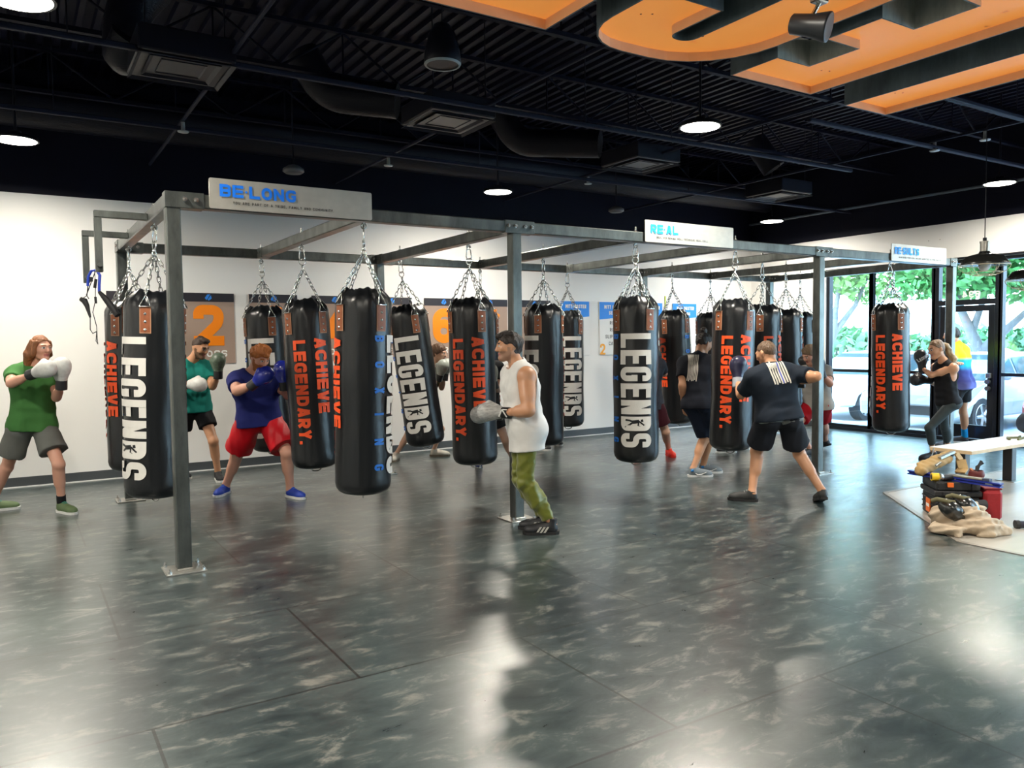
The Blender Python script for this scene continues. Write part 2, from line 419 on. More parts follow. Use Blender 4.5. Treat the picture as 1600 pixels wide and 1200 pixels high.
XL, YB = -6.6, -7.0                               # far left wall and the wall behind
ZD = 4.75                                         # roof deck
struct('floor', MB().box((XL-.2, YB-.2, -0.15), (XR+0.02, YW+.2, 0.0)), floor_material())
vinyl = mat('pale_vinyl_floor', (0.40, 0.38, 0.34), 0.30, noise=0.14, nscale=3.0, bump=0.03, bscale=40, spec=0.6, stretch=(1, 5, 1))
edge_trim = mat('floor_edge_trim', (0.30, 0.28, 0.25), 0.35, 0.3)
vp = [(6.2, YB), (XR-.08, YB), (XR-.08, 4.80), (7.57, 4.80), (6.2, 3.30)]
struct('floor_entry', MB().prism(vp, lambda p: (p[0], p[1], 0.0005), lambda p: (p[0], p[1], 0.004)), vinyl)
tr = MB()
for a, b in (((6.2, YB), (6.2, 3.30)), ((6.2, 3.30), (7.57, 4.80)), ((7.57, 4.80), (XR-.08, 4.80))):
    a = np.array(a); b = np.array(b); d = (b-a)/np.linalg.norm(b-a); n = np.array([-d[1], d[0]])*0.022
    q = [a-n, b-n, b+n, a+n]
    tr.prism(q, lambda p: (p[0], p[1], 0.0006), lambda p: (p[0], p[1], 0.007))
struct('trim_1', tr, edge_trim)

struct('wall_back', MB().box((XL-.2, YW, 0), (XR+.2, YW+.2, ZW)), white_paint)
struct('wall_back_upper', MB().box((XL-.2, YW-.004, ZW), (XR+.2, YW+.2, ZD+.2)), black_paint)
struct('wall_left', MB().box((XL-.2, YB, 0), (XL, YW, ZW)), white_paint)
struct('wall_left_upper', MB().box((XL-.2, YB, ZW), (XL+.004, YW, ZD+.2)), black_paint)
struct('wall_front', MB().box((XL-.2, YB-.2, 0), (XR+.2, YB, ZW)), mat('charcoal_wall_paint', (0.06, 0.062, 0.07), 0.6, noise=0.05, nscale=2))
struct('wall_front_upper', MB().box((XL-.2, YB-.2, ZW), (XR+.2, YB+.004, ZD+.2)), black_paint)
WH = 2.78                                         # head of the shop windows
wr_ = MB().box((XR, 8.96, 0), (XR+.2, YW, ZW)).box((XR, YB, WH), (XR+.2, 8.96, ZW))
struct('wall_right', wr_, white_paint)
struct('wall_right_upper', MB().box((XR-.004, YB, ZW), (XR+.2, YW, ZD+.2)), black_paint)

base_m = mat('grey_rubber_base', (0.055, 0.062, 0.068), 0.45)
struct('baseboard_back', MB().box((XL, YW-.012, 0.012), (XR, YW, 0.115)), base_m)
struct('baseboard_right', MB().box((XR-.012, 8.96, 0.012), (XR, YW-.012, 0.115)), base_m)
struct('baseboard_left', MB().box((XL, YB, 0.012), (XL+.012, YW-.012, 0.115)), base_m)
struct('trim_2', MB().box((XL, YW-.03, 0.0), (XR, YW-.012, 0.012)), mat('white_trim', (0.75, 0.75, 0.74), 0.4))

# shop windows in the right wall: frames with real depth and glass between them
FX0, FX1 = XR+.03, XR+.13
def window(n, y0, y1, rail=True, z0=0.05, z1=WH):
    f = MB(); b = 0.028
    f.box((FX0, y0-b, z0), (FX1, y0+b, z1)).box((FX0, y1-b, z0), (FX1, y1+b, z1))
    f.box((FX0+.002, y0+b, z0), (FX1-.002, y1-b, z0+.05)).box((FX0+.002, y0+b, z1-.05), (FX1-.002, y1-b, z1))
    if rail: f.box((FX0+.01, y0+b, 1.015), (FX1-.01, y1-b, 1.065))
    o = struct('window_%d' % n, f, alu)
    g = MB().box((FX0+.045, y0+b, z0+.05), (FX0+.055, y1-b, z1-.05)).build('pane', glass, o)
    return o
wy = [8.93, 8.11, 7.03]
window(1, wy[1], wy[0]); window(2, wy[2], wy[1])
yy = 6.02; n = 3
while yy > YB+1.0:
    window(n, yy-1.45, yy-0.002 if n > 3 else yy); yy -= 1.45; n += 1
struct('trim_3', MB().box((XR-.02, YB, 0.0), (XR+.16, 8.96, 0.05)), alu)           # threshold
struct('trim_4', MB().box((XR-.015, YB, WH-.0), (XR+.0, 8.96, WH+.035)), alu)       # dark line over the glass
# door with transom
fr = MB()
fr.box((FX0, 6.02, 0.05), (FX1, 6.10, WH)).box((FX0, 6.94, 0.05), (FX1, 7.03, WH))
fr.box((FX0, 6.10, 2.09), (FX1, 6.94, 2.17)).box((FX0, 6.10, WH-.05), (FX1, 6.94, WH))
frame = struct('window_door_frame', fr, alu)
MB().box((FX0+.045, 6.10, 2.17), (FX0+.055, 6.94, WH-.05)).build('pane', glass, frame)
num = MB(); V, F, ln = text_flat('894', 0.10, 0.075, 0.02, 0.02)
num.add([(FX0+.043-p[2]*.0006, 6.60-(ln-p[0])*1.0, 2.20+p[1]) for p in V], F)       # street number reads from outside
num.build('street_number', mat('white_vinyl', (0.8, 0.8, 0.78), 0.5), frame)
dr = MB()
dr.box((FX0+.02, 6.115, 0.06), (FX1-.02, 6.20, 2.08)).box((FX0+.02, 6.84, 0.06), (FX1-.02, 6.925, 2.08))
dr.box((FX0+.021, 6.20, 0.06), (FX1-.021, 6.84, 0.26)).box((FX0+.021, 6.20, 1.99), (FX1-.021, 6.84, 2.08))
door = struct('door_1', dr, alu)
MB().box((FX0+.045, 6.20, 0.26), (FX0+.055, 6.84, 1.99)).build('pane', glass, door)
dh = MB().bbox((FX0-.03, 6.13, 0.98), (FX0+.03, 6.21, 1.06), .01).rod((FX0-.0, 6.17, 0.93), (FX0-.05, 6.17, 0.93), .035).rod((FX0-.0, 6.17, 0.83), (FX0-.05, 6.17, 0.83), .035)
dh.build('door_lock', mat('dull_steel', (0.35, 0.36, 0.36), 0.3, 0.9), door)

# small switch plate outline on the wall above the windows
sp = MB()
for y in (7.10, 6.92):
    for z in (2.98, 3.12): sp.rod((XR+.001, y, z), (XR-.004, y, z), .006, n=8)
tag(sp.build('wall_anchor_holes', mat('dark_hole', (0.1, 0.1, 0.1), 0.8)), kind='structure')

# ---- ceiling: ribbed steel deck, open-web joists
dk = MB(); x = XL-.2; V = []; F = []
pitch = 0.155
prof = []
while x < XR+.4:
    prof += [(x, ZD), (x+.05, ZD), (x+.065, ZD+.045), (x+.14, ZD+.045)]; x += pitch
for px_, pz in prof: V += [(px_, YB-.2, pz), (px_, YW+.2, pz)]
for i in range(len(prof)-1): F.append((2*i, 2*i+1, 2*i+3, 2*i+2))
dk.add(V, F); dk.box((XL-.2, YB-.2, ZD+.05), (XR+.4, YW+.2, ZD+.1))
struct('ceiling', dk, mat('black_steel_deck', (0.0045, 0.005, 0.015), 0.5, noise=0.3, nscale=3.0, spec=0.15))
def joist(y):
    j = MB(); zt, zb = ZD-.02, ZD-.50
    j.box((XL, y-.03, zt-.04), (XR, y+.03, zt)).box((XL, y-.028, zb), (XR, y+.028, zb+.04))
    x = XL+.2; up = False
    while x < XR-.8:
        a = (x, y, zb+.03 if not up else zt-.03); b = (x+.62, y, zt-.03 if not up else zb+.03); j.rod(a, b, .013, n=6, caps=False)
        if not up: j.rod((x+.62, y, zt-.03), (x+.62, y, zb+.03), .010, n=6, caps=False)
        x += .62; up = not up
    return j
for i, y in enumerate((9.7, 7.7, 5.7, 3.7, 1.7, -.5, -2.7, -4.9)): struct('trim_%d' % (5+i), joist(y), black_paint)
# ================================================================== TRAINING RIG
def steel_material(name, col, rough, metal=0.75):
    m = bpy.data.materials.new(name); m.use_nodes = True
    nt = m.node_tree; b = nt.nodes['Principled BSDF']; N = nt.nodes.new
    tc = N('ShaderNodeTexCoord'); mp = N('ShaderNodeMapping'); mp.inputs['Scale'].default_value = (1, 1, 0.35)
    nt.links.new(tc.outputs['Object'], mp.inputs[0])
    n = N('ShaderNodeTexNoise'); n.inputs['Scale'].default_value = 7; n.inputs['Detail'].default_value = 8; n.inputs['Roughness'].default_value = 0.65
    nt.links.new(mp.outputs[0], n.inputs['Vector'])
    r = N('ShaderNodeValToRGB'); e = r.color_ramp.elements
    e[0].position = 0.3; e[0].color = tuple(c*0.6 for c in col)+(1,); e[1].position = 0.72; e[1].color = tuple(min(1, c*1.5) for c in col)+(1,)
    nt.links.new(n.outputs['Fac'], r.inputs[0]); nt.links.new(r.outputs[0], b.inputs['Base Color'])
    b.inputs['Metallic'].default_value = metal; b.inputs['Roughness'].default_value = rough
    return m
raw_steel = steel_material('raw_hot_rolled_steel', (0.115, 0.125, 0.118), 0.34)
galv = mat('zinc_plated_steel', (0.62, 0.62, 0.60), 0.25, 0.95)
plate_m = mat('bare_steel_plate', (0.50, 0.49, 0.46), 0.35, 0.9, noise=0.2, nscale=20)
rig = thing('training_rig', (X1, Y1, 0), 'long raw steel tube rig on the rubber floor that carries the hanging bags', 'rig')
PK = (0, 2, 5, 7)                                # crossbeams that stand on posts
def cx(k): return X1+L*k/7
ZB = ZT-.10                                      # underside of the beams
b_ = .008
for y0 in (Y1, Y1+W):
    for k in PK:
        x = cx(k); y = y0
        MB().bbox((x, y, .012), (x+TW, y+TW, ZB), b_).build('post', raw_steel, rig)
        bp = MB().bbox((x-.085, y-.085, .0), (x+TW+.085, y+TW+.085, .012), .002).build('base_plate', plate_m, rig)
        MB().bbox((x-.004, y-.02, .012), (x+TW+.004, y+.0, .026), .003).build('weld_bead', plate_m, bp)
        for sx in (-.06, TW+.06):
            for sy in (-.06, TW+.06): MB().rod((x+sx, y+sy, .012), (x+sx, y+sy, .024), .014, n=6, smooth=False).rod((x+sx, y+sy, .024), (x+sx, y+sy, .045), .007, n=8).build('anchor_bolt', galv, bp)
for y in (Y1, Y1+W): MB().bbox((X1, y, ZB), (X1+L+TW, y+TW, ZT), b_).build('long_beam', raw_steel, rig)
for k in range(8): MB().bbox((cx(k), Y1+TW, ZB+.001), (cx(k)+TW, Y1+W, ZT-.001), b_).build('cross_beam', raw_steel, rig)
def sleeve(x0, x1, bolts, y, face):
    s = MB().bbox((x0, y-.006, ZB-.006), (x1, y+TW+.006, ZT+.006), .003).build('joint_sleeve', raw_steel, rig)
    fy = y-.006 if face < 0 else y+TW+.006
    for bx in bolts:
        MB().rod((bx, fy, ZT-.045), (bx, fy+face*.012, ZT-.045), .018, n=6, smooth=False).rod((bx, fy+face*.012, ZT-.045), (bx, fy+face*.026, ZT-.045), .009, n=8).build('hex_bolt', galv, s)
for y, fc in ((Y1, -1), (Y1+W, -1)):
    sleeve(cx(0)-.004, cx(0)+.255, (cx(0)+.125, cx(0)+.20), y, fc)
    for k in (2, 5): sleeve(cx(k)-.075, cx(k)+.235, (cx(k)-.045, cx(k)+.03, cx(k)+.13, cx(k)+.20), y, fc)
    sleeve(cx(7)-.06, cx(7)+TW+.004, (cx(7)-.02, cx(7)+.05), y, fc)
for k in range(8):                               # bolted plates at the rear ends of the crossbeams
    s = MB().bbox((cx(k)-.005, Y1+W-.16, ZB-.004), (cx(k)+TW+.005, Y1+W-.007, ZT+.004), .002).build('end_plate', raw_steel, rig)
    for q in (.06, .115): MB().rod((cx(k)-.005, Y1+W-q, ZT-.05), (cx(k)-.018, Y1+W-q, ZT-.05), .014, n=6, smooth=False).build('hex_bolt', galv, s)
# two square hooks welded to the left end beam
for yb, zt_, zl in ((6.80, 2.635, 2.17), (8.01, 2.635, 2.17)):
    t = .052
    br = MB().bbox((.555, yb-t/2, zt_-t), (X1, yb+t/2, zt_), .004).bbox((.555, yb-t/2, zl), (.555+t, yb+t/2, zt_-t), .004).build('hanging_bracket', raw_steel, rig)
    MB().rod((.555+t/2, yb-t/2, zl+.05), (.555+t/2, yb-t/2-.05, zl+.05), .016).build('bracket_peg', raw_steel, br)

# hooks: one per bag
HOOKS = []
for k in range(8):
    ys = (.88, 2.5) if k in PK else (.048, 1.65, W+.045)
    for j, y in enumerate(ys): HOOKS.append((k, j, cx(k)+TW/2, Y1+y))
for k, j, hx, hy in HOOKS:
    e = MB().rod((hx, hy, ZB-.014), (hx, hy, ZT+.055), .007, n=8).rod((hx, hy, ZT), (hx, hy, ZT+.016), .016, n=6, smooth=False)
    ring = [(hx+.021*math.cos(a), hy, ZB-.034+.021*math.sin(a)) for a in np.linspace(0, 2*math.pi, 17)[:-1]]
    e.tube(ring, .006, 6, True).build('eye_bolt', galv, rig)

# name boards bolted to the front beam
board_m = mat('brushed_steel_board', (0.52, 0.49, 0.43), 0.42, 0.55, noise=0.16, nscale=14, stretch=(1, 1, 1))
blue_p = mat('blue_board_lettering', (0.01, 0.19, 0.86), 0.4); cyan_p = mat('light_blue_board_lettering', (0.01, 0.32, 0.90), 0.4)
ink = mat('black_print', (0.02, 0.02, 0.02), 0.6)
def round_rect(x0, z0, x1, z1, r): return fillet([(x0, z0), (x1, z0), (x1, z1), (x0, z1)], r, True)
def name_board(x0, x1, word, dot, sub, wx0, wx1, sx0, sx1, lab, pm):
    z0, z1 = 2.573, 2.787; y = Y1-.020
    root = thing('name_board', ((x0+x1)/2, y, z0), lab, 'sign')
    pl = MB().prism(round_rect(x0, z0, x1, z1, .014), lambda p: (p[0], y, p[1]), lambda p: (p[0], y+.012, p[1])).build('plate', board_m, root)
    m = MB(); h = .088; t = .0215; a, b = word
    ya = y-.004
    n = len(a)+len(b); adv = (wx1-wx0-.03)/n; gw = adv-.010
    text_plane(m, a, (wx0, ya, 2.660), (1, 0, 0), (0, 0, 1), h, gw, t, .010)
    text_plane(m, b, (wx0+adv*len(a)+.03, ya, 2.660), (1, 0, 0), (0, 0, 1), h, gw, t, .010)
    if dot: m.rod((wx0+adv*len(a)+.010, ya+.003, 2.660+h/2), (wx0+adv*len(a)+.010, ya, 2.660+h/2), .009, n=10)
    m.build('headline', pm, root)
    m = MB(); text_plane(m, sub, (sx0, ya+.002, 2.612), (1, 0, 0), (0, 0, 1), .019, .013, .0034, .005, fit=sx1-sx0); m.build('motto', ink, root)
name_board(1.215, 2.437, ('BE', 'LONG'), 1, 'YOU ARE PART OF A TRIBE, FAMILY AND COMMUNITY.', 1.285, 1.842, 1.375, 2.125, 'brushed steel board on the rig reading BELONG in blue', blue_p)
name_board(5.290, 6.532, ('RE', 'AL'), 1, 'REAL USA BOXING. REAL TECHNIQUE. REAL SKILL.', 5.36, 5.74, 5.44, 6.16, 'brushed steel board on the rig reading REAL in light blue', cyan_p)
name_board(9.390, 10.632, ('RE', 'SULTS'), 1, 'WHATEVER YOUR GOAL, WE ARE COMMITTED TO YOUR SUCCESS.', 9.45, 10.0, 9.55, 10.53, 'brushed steel board on the rig reading RESULTS in light blue', cyan_p)
# ================================================================== PUNCH BAGS
BR = 0.223                                        # radius
def vinyl_material():
    m = bpy.data.materials.new('black_bag_vinyl'); m.use_nodes = True
    nt = m.node_tree; b = nt.nodes['Principled BSDF']; N = nt.nodes.new; Lk = nt.links.new
    b.inputs['Base Color'].default_value = (0.0045, 0.0055, 0.007, 1); b.inputs['Roughness'].default_value = 0.30; b.inputs['Specular IOR Level'].default_value = 0.5
    tc = N('ShaderNodeTexCoord'); mp = N('ShaderNodeMapping'); mp.inputs['Scale'].default_value = (1, 1, 0.45); Lk(tc.outputs['Object'], mp.inputs[0])
    n1 = N('ShaderNodeTexNoise'); n1.inputs['Scale'].default_value = 7; n1.inputs['Detail'].default_value = 3; Lk(mp.outputs[0], n1.inputs['Vector'])
    n2 = N('ShaderNodeTexNoise'); n2.inputs['Scale'].default_value = 26; n2.inputs['Detail'].default_value = 4; Lk(mp.outputs[0], n2.inputs['Vector'])
    a = N('ShaderNodeMath'); a.operation = 'MULTIPLY_ADD'; a.inputs[1].default_value = 0.22; Lk(n2.outputs['Fac'], a.inputs[0]); Lk(n1.outputs['Fac'], a.inputs[2])
    bp = N('ShaderNodeBump'); bp.inputs['Strength'].default_value = 0.55; bp.inputs['Distance'].default_value = 0.012
    Lk(a.outputs[0], bp.inputs['Height']); Lk(bp.outputs[0], b.inputs['Normal'])
    return m
vin = vinyl_material()
tan_l = mat('tan_leather', (0.26, 0.078, 0.028), 0.5, noise=0.25, nscale=30); tan_e = mat('tan_stitched_edge', (0.42, 0.22, 0.13), 0.6)
chrome = mat('nickel_chain', (0.66, 0.66, 0.64), 0.22, 1.0)
p_white = mat('white_bag_print', (0.72, 0.70, 0.66), 0.6, noise=0.06, nscale=25); p_orange = mat('orange_bag_print', (0.86, 0.085, 0.012), 0.5); p_blue = mat('blue_bag_print', (0.01, 0.16, 0.62), 0.45)
HZ = ZB-.05                                       # where a bag hooks in
ZS, Z0 = 1.955, 0.395                             # shoulder and bottom heights of a bag
def bag_radius(z):
    return BR*(1.0+0.012*math.sin(z*5.3+.5)+0.008*math.sin(z*11.0))
def cyl_pt(th, z, r): return (r*math.sin(th), -r*math.cos(th), z)      # th = 0 looks towards -Y
def build_bag():
    root = bpy.data.objects.new('punch_bag', None); COL.objects.link(root)
    z_ = lambda z: z-HZ
    # cover: lathe with gathered folds near the crown
    n = 72; prof = [(.0, Z0), (.06, Z0), (.12, Z0+.004), (.165, Z0+.014), (.195, Z0+.032), (.214, Z0+.06), (BR, Z0+.10)]
    zz = Z0+.10
    while zz < ZS-.12: zz += .05; prof.append((bag_radius(zz), zz))
    prof += [(BR*.995, ZS-.06), (BR*.97, ZS-.02), (BR*.92, ZS+.012), (BR*.83, ZS+.035), (BR*.74, ZS+.055), (BR*.66, ZS+.072), (BR*.60, ZS+.08), (BR*.55, ZS+.066), (BR*.4, ZS+.05), (0.0, ZS+.05)]
    V = []; F = []
    for r, z in prof:
        for k in range(n):
            a = 2*math.pi*k/n; rr = r; w = max(0.0, min(1.0, (z-(ZS-.13))/.12))
            rr *= 1+w*(.018*math.sin(a*9+1)+.014*math.sin(a*17+z*40)); dz = w*(.008*math.sin(a*4+.6)+.006*math.sin(a*13))
            rr *= 1+.006*math.sin(a*3+z*6)+.004*math.sin(a*5-z*9)
            V.append(cyl_pt(a, z_(z)+dz, rr))
    for i in range(len(prof)-1):
        for k in range(n): F.append((i*n+k, i*n+(k+1) % n, (i+1)*n+(k+1) % n, (i+1)*n+k))
    MB().add(V, F, True).build('cover', vin, root)
    dr = MB().tube([(.05*math.cos(a), 0, z_(Z0)-.004-.03*math.sin(a)) for a in np.linspace(0, math.pi, 9)], .006, 6); dr.build('floor_ring', chrome, root)
    # lettering wrapped round the cover
    def wrap(txt, th_mid, h, w, t, gap, ztop, name, m, length=None, lift=.006, seg=.02):
        V, F, ln = text_flat(txt, h, w, t, gap, seg); k = length/ln if length else 1.0
        P = []
        for u, v, ly in V:
            z = ztop-u*k; th = th_mid+(v-h/2)/BR; P.append(cyl_pt(th, z_(z), bag_radius(z)*1.012+lift+ly*.0006))
        return MB().add(P, F).build(name, m, root)
    wrap('LEGENDS', 0.0, .300, .135, .054, .022, 1.672, 'large_lettering', p_white, 1.105)
    # the boxer in front of the D
    D = MB(); dz0, dz1 = 1.672-1.105*5/7-.035, 1.672-1.105*5.78/7
    P = []; nu, nv = 12, 14
    for i in range(nu+1):
        for j in range(nv+1):
            z = dz0+(dz1-dz0)*i/nu; th = (-.105+.21*j/nv)/BR; P.append(cyl_pt(th, z_(z), bag_radius(z)*1.012+.0055))
    D.add(P, [(i*(nv+1)+j, (i+1)*(nv+1)+j, (i+1)*(nv+1)+j+1, i*(nv+1)+j+1) for i in range(nu) for j in range(nv)])
    D.build('letter_panel', p_white, root)
    bx = MB(); zc = (dz0+dz1)/2
    def limb(pts, t):
        pts = [np.array(q) for q in pts]; v, f = stroke_quads(pts, t, False, .008)
        bx.add([cyl_pt(q[0]/BR, z_(zc+q[1]), bag_radius(zc)*1.012+.0075) for q in v], f)
    limb([(-.105, -.045), (-.055, -.012), (-.02, .012)], .018); limb([(-.10, .030), (-.06, .026), (-.02, .012)], .018)
    limb([(-.03, .010), (.03, .018)], .034); limb([(.03, .018), (.052, -.002), (.078, -.022)], .014); limb([(.028, .022), (.02, -.02), (.04, -.04)], .013)
    limb([(.045, .022), (.068, .026)], .024)
    bx.build('boxer_emblem', vin, root)
    for q, c in enumerate('BOXING'): wrap(c, math.radians(-57), .082, .050, .018, .0, 1.668-q*.202, 'blue_letter', p_blue)
    wrap('ACHIEVE', math.radians(-155), .118, .090, .031, .014, 1.655, 'orange_lettering', p_orange, .715)
    wrap('LEGENDARY.', math.radians(154), .118, .090, .031, .014, 1.640, 'orange_lettering', p_orange, .985)
    # straps, rings and chains
    apex_z = 2.315
    for q, deg in enumerate((-53, 37, 127, -143)):
        th = math.radians(deg)
        rad = np.array([math.sin(th), -math.cos(th), 0]); tg = np.array([math.cos(th), math.sin(th), 0])
        def strip(hw, za, zb, lift):
            P = []; ni = 8
            for i in range(ni+1):
                z = za+(zb-za)*i/ni
                for s in (-1, -.33, .33, 1): P.append(cyl_pt(th+s*hw/BR, z_(z), BR*1.012+lift))
            return P, [(i*4+j, i*4+j+1, (i+1)*4+j+1, (i+1)*4+j) for i in range(ni) for j in range(3)]
        st = MB(); P, F = strip(.041, 1.700, 1.905, .006); st.add(P, F); P, F = strip(.041, 1.700, 1.905, .001)
        st.m = 0; st.add(P, F)
        s_o = st.build('strap', tan_e, root)
        P, F = strip(.034, 1.708, 1.905, .0085); MB().add(P, F).build('leather_face', tan_l, s_o)
        for z in (1.73, 1.79, 1.85):
            c = rad*(BR*1.012+.0085)+np.array([0, 0, z_(z)]); MB().lathe([(.012, 0), (.010, .004), (0, .006)], c, 10, rad).build('rivet', chrome, s_o)
        top = rad*(BR*.93)+np.array([0, 0, z_(1.995)]); lo = rad*(BR*1.02+.012)+np.array([0, 0, z_(1.905)])
        MB().tube([lo-tg*.04, lo+tg*.04, (lo*.2+top*.8)+tg*.010, top, (lo*.2+top*.8)-tg*.010], .0055, 6, True).build('strap_ring', chrome, s_o)
        ap = np.array([0, 0, z_(apex_z)])+rad*.010
        ch = MB(); d = ap-top; ln = np.linalg.norm(d); d = d/ln; nl = 8; pit = ln/nl
        u, v, _ = frame_from(d)
        for i in range(nl):
            c = top+d*(pit*(i+.5)); a = u if i % 2 else v; hl = pit*.62; hw = .0125
            lk = [c+d*(hl-hw)*1+0*a]
            pts = []
            for s, ang0 in ((1, 0), (-1, math.pi)):
                for t in np.linspace(0, math.pi, 5):
                    pts.append(c+d*(s*(hl-hw))+(math.cos(t+ang0)*a+math.sin(t+ang0)*d)*hw)
            ch.tube(pts, .0042, 5, True)
        ch.build('chain', chrome, root)
    hd = MB()
    def ring(c, r, t, ax): 
        u, v, _ = frame_from(ax); hd.tube([np.array(c)+r*(math.cos(a)*u+math.sin(a)*v) for a in np.linspace(0, 2*math.pi, 15)[:-1]], t, 6, True)
    ring((0, 0, z_(apex_z)+.012), .018, .006, (1, 0, 0)); ring((0, 0, z_(2.395)), .030, .006, (.2, 1, 0))
    hd.build('gathering_ring', chrome, root)
    sw = MB().rod((0, 0, z_(apex_z)+.03), (0, 0, z_(2.365)), .012).ell((0, 0, z_(2.352)), (.016, .016, .014), None, 10, 6); sw.build('swivel', chrome, root)
    cb = MB(); zb, zt = 2.41, HZ+.025
    cb.tube([(-.006, 0, z_(zt)), (.012, 0, z_(zt)-.006), (.018, 0, z_(zt)-.03), (.026, 0, z_(zb)+.03), (.018, 0, z_(zb)+.006), (0, 0, z_(zb)), (-.02, 0, z_(zb)+.008), (-.026, 0, z_(zb)+.03), (-.015, 0, z_(zt)-.02)], .006, 6, True)
    cb.build('carabiner', chrome, root)
    return root
# (k, j): yaw of the big lettering relative to the line of sight, sideways swing at the bottom (m), label
BAGS = {
 (0, 0): (-53, -.07, 'black punch bag with white lettering hanging behind the near left steel post'),
 (0, 1): (108, -.03, 'black bag with orange lettering at the far left, half behind the bag at the post'),
 (1, 0): (90, -.05, 'largest black bag in front, blue BOXING letters down its right side'),
 (1, 1): (185, .09, 'black bag with two orange lines, between the red-haired man and the big front bag'),
 (1, 2): (-18, .07, 'black bag with white letters right behind the red-haired man'),
 (2, 0): (170, .04, 'black orange-lettered bag that the man in the white tank top rests a glove on'),
 (2, 1): (-18, .27, 'tilted black bag with white lettering just right of the big front bag'),
 (3, 0): (0, .0, 'black front bag with blue BOXING beside white LEGENDS, left under the REAL board'),
 (3, 1): (-54, .0, 'black bag with half hidden white letters behind the man in the white tank top'),
 (3, 2): (-59, .02, 'black bag mostly hidden behind the bag the white tank top man holds'),
 (4, 0): (191, -.05, 'black orange-lettered bag between the two men with flags on their backs'),
 (4, 1): (30, .0, 'black bag hidden behind the front bag under the REAL board'),
 (4, 2): (16, .0, 'small far black bag with white letters next to the blue MITT MASTER SET #1 poster'),
 (5, 0): (-133, .0, 'black orange-lettered bag behind the head of the man with the blue-lined flag'),
 (5, 1): (106, .09, 'black bag with orange ACHIEVE left of the man with the hair bun'),
 (6, 0): (175, .04, 'black orange-lettered bag before the bright windows that the woman boxes'),
 (6, 1): (-59, .02, 'plain-sided black bag right of the head of the man with the blue-lined flag'),
 (6, 2): (-110, .0, 'far black bag just above the man with the hair bun'),
 (7, 0): (-110, -.09, 'black bag almost hidden behind the bag at the windows'),
 (7, 1): (-60, .0, 'far black bag cut off by the right steel post'),
}
bag0 = build_bag()
first = True
for k, j, hx, hy in HOOKS:
    yaw, sw, lab = BAGS[(k, j)]
    if first: b = bag0; first = False
    else:
        b = bag0.copy(); COL.objects.link(b)
        for ch in list(bag0.children):
            c = ch.copy(); COL.objects.link(c); c.parent = b
            for g in list(ch.children):
                d = g.copy(); COL.objects.link(d); d.parent = c
    los = math.atan2(hx, hy)                      # line of sight from the lens to this bag (about -Z)
    az = -los+math.radians(yaw)                   # th = 0 looks to -Y, a positive yaw turns to the viewer's right
    b.location = (hx, hy, HZ)
    ax = Vector((FWD[0], FWD[1], 0)).normalized()
    R = Matrix.Rotation(-math.asin(sw/(HZ-Z0)), 4, ax) @ Matrix.Rotation(az, 4, 'Z')
    b.rotation_euler = R.to_euler()
    tag(b, lab, 'punch bag', 'punch bags hanging from the steel rig')
# ================================================================== POSTERS ON THE REAR WALL
taupe = mat('taupe_poster', (0.36, 0.26, 0.21), 0.55); charc = mat('charcoal_poster_band', (0.022, 0.020, 0.028), 0.5)
org = mat('orange_numeral', (0.95, 0.25, 0.0), 0.5); wht = mat('white_print', (0.82, 0.82, 0.80), 0.5); logo_b = mat('blue_logo', (0.03, 0.24, 0.80), 0.5)
head_b = mat('blue_poster_head', (0.005, 0.24, 0.83), 0.5); pap = mat('white_poster_board', (0.80, 0.80, 0.79), 0.5); amber = mat('amber_numeral', (0.85, 0.36, 0.02), 0.5)
PY = YW-.012
def num_poster(n, xc, word):
    hw = .32; z0, z1 = 1.37, 2.27; y = PY
    root = thing('number_poster', (xc, y, z0), 'taupe wall poster with a charcoal band and the orange number %d' % n, 'poster', 'numbered punch posters')
    MB().bbox((xc-hw, y, z0), (xc+hw, YW-.001, z1), .002).build('panel', taupe, root)
    MB().box((xc-hw, y-.002, z1-.11), (xc+hw, y, z1)).build('header_band', charc, root)
    lg = MB(); c = (xc+.0, z1-.055)
    lg.add([(c[0]-.040, y-.004, c[1]-.010), (c[0]-.010, y-.004, c[1]+.038), (c[0]+.03, y-.004, c[1]+.042), (c[0]-.018, y-.004, c[1]-.034)], [(0, 1, 2, 3)])
    lg.add([(c[0]+.036, y-.004, c[1]+.030), (c[0]+.046, y-.004, c[1]-.012), (c[0]+.008, y-.004, c[1]-.040), (c[0]-.006, y-.004, c[1]-.026)], [(0, 1, 2, 3)])
    lg.build('logo', logo_b, root)
    m = MB(); wd = .37; V, F, ln = text_flat(str(n), .52, wd, .125, 0, widths={'1': .7}); m.add([(xc-ln/2+p[0], y-.003-p[2]*.0006, 1.60+p[1]) for p in V], F); m.build('numeral', org, root)
    if word:
        lines = word.split(); m = MB()
        for i, w_ in enumerate(lines):
            V, F, ln = text_flat(w_, .085, .072, .018, .018); k = min(1, .58/ln); zz = 1.455 if len(lines) == 1 else 1.50-.095*i
            m.add([(xc-ln*k/2+p[0]*k, y-.003-p[2]*.0006, zz+p[1]) for p in V], F)
        m.build('punch_name', wht, root)
for n, xc, w_ in ((1, 1.29, 'JAB'), (2, 2.13, 'CROSS'), (3, 2.96, 'HOOK'), (4, 3.80, 'HOOK'), (5, 4.66, 'UPPERCUT'), (6, 5.50, 'UPPERCUT'), (7, 6.31, ''), (8, 7.14, 'HOOK')):
    num_poster(n, xc, w_)
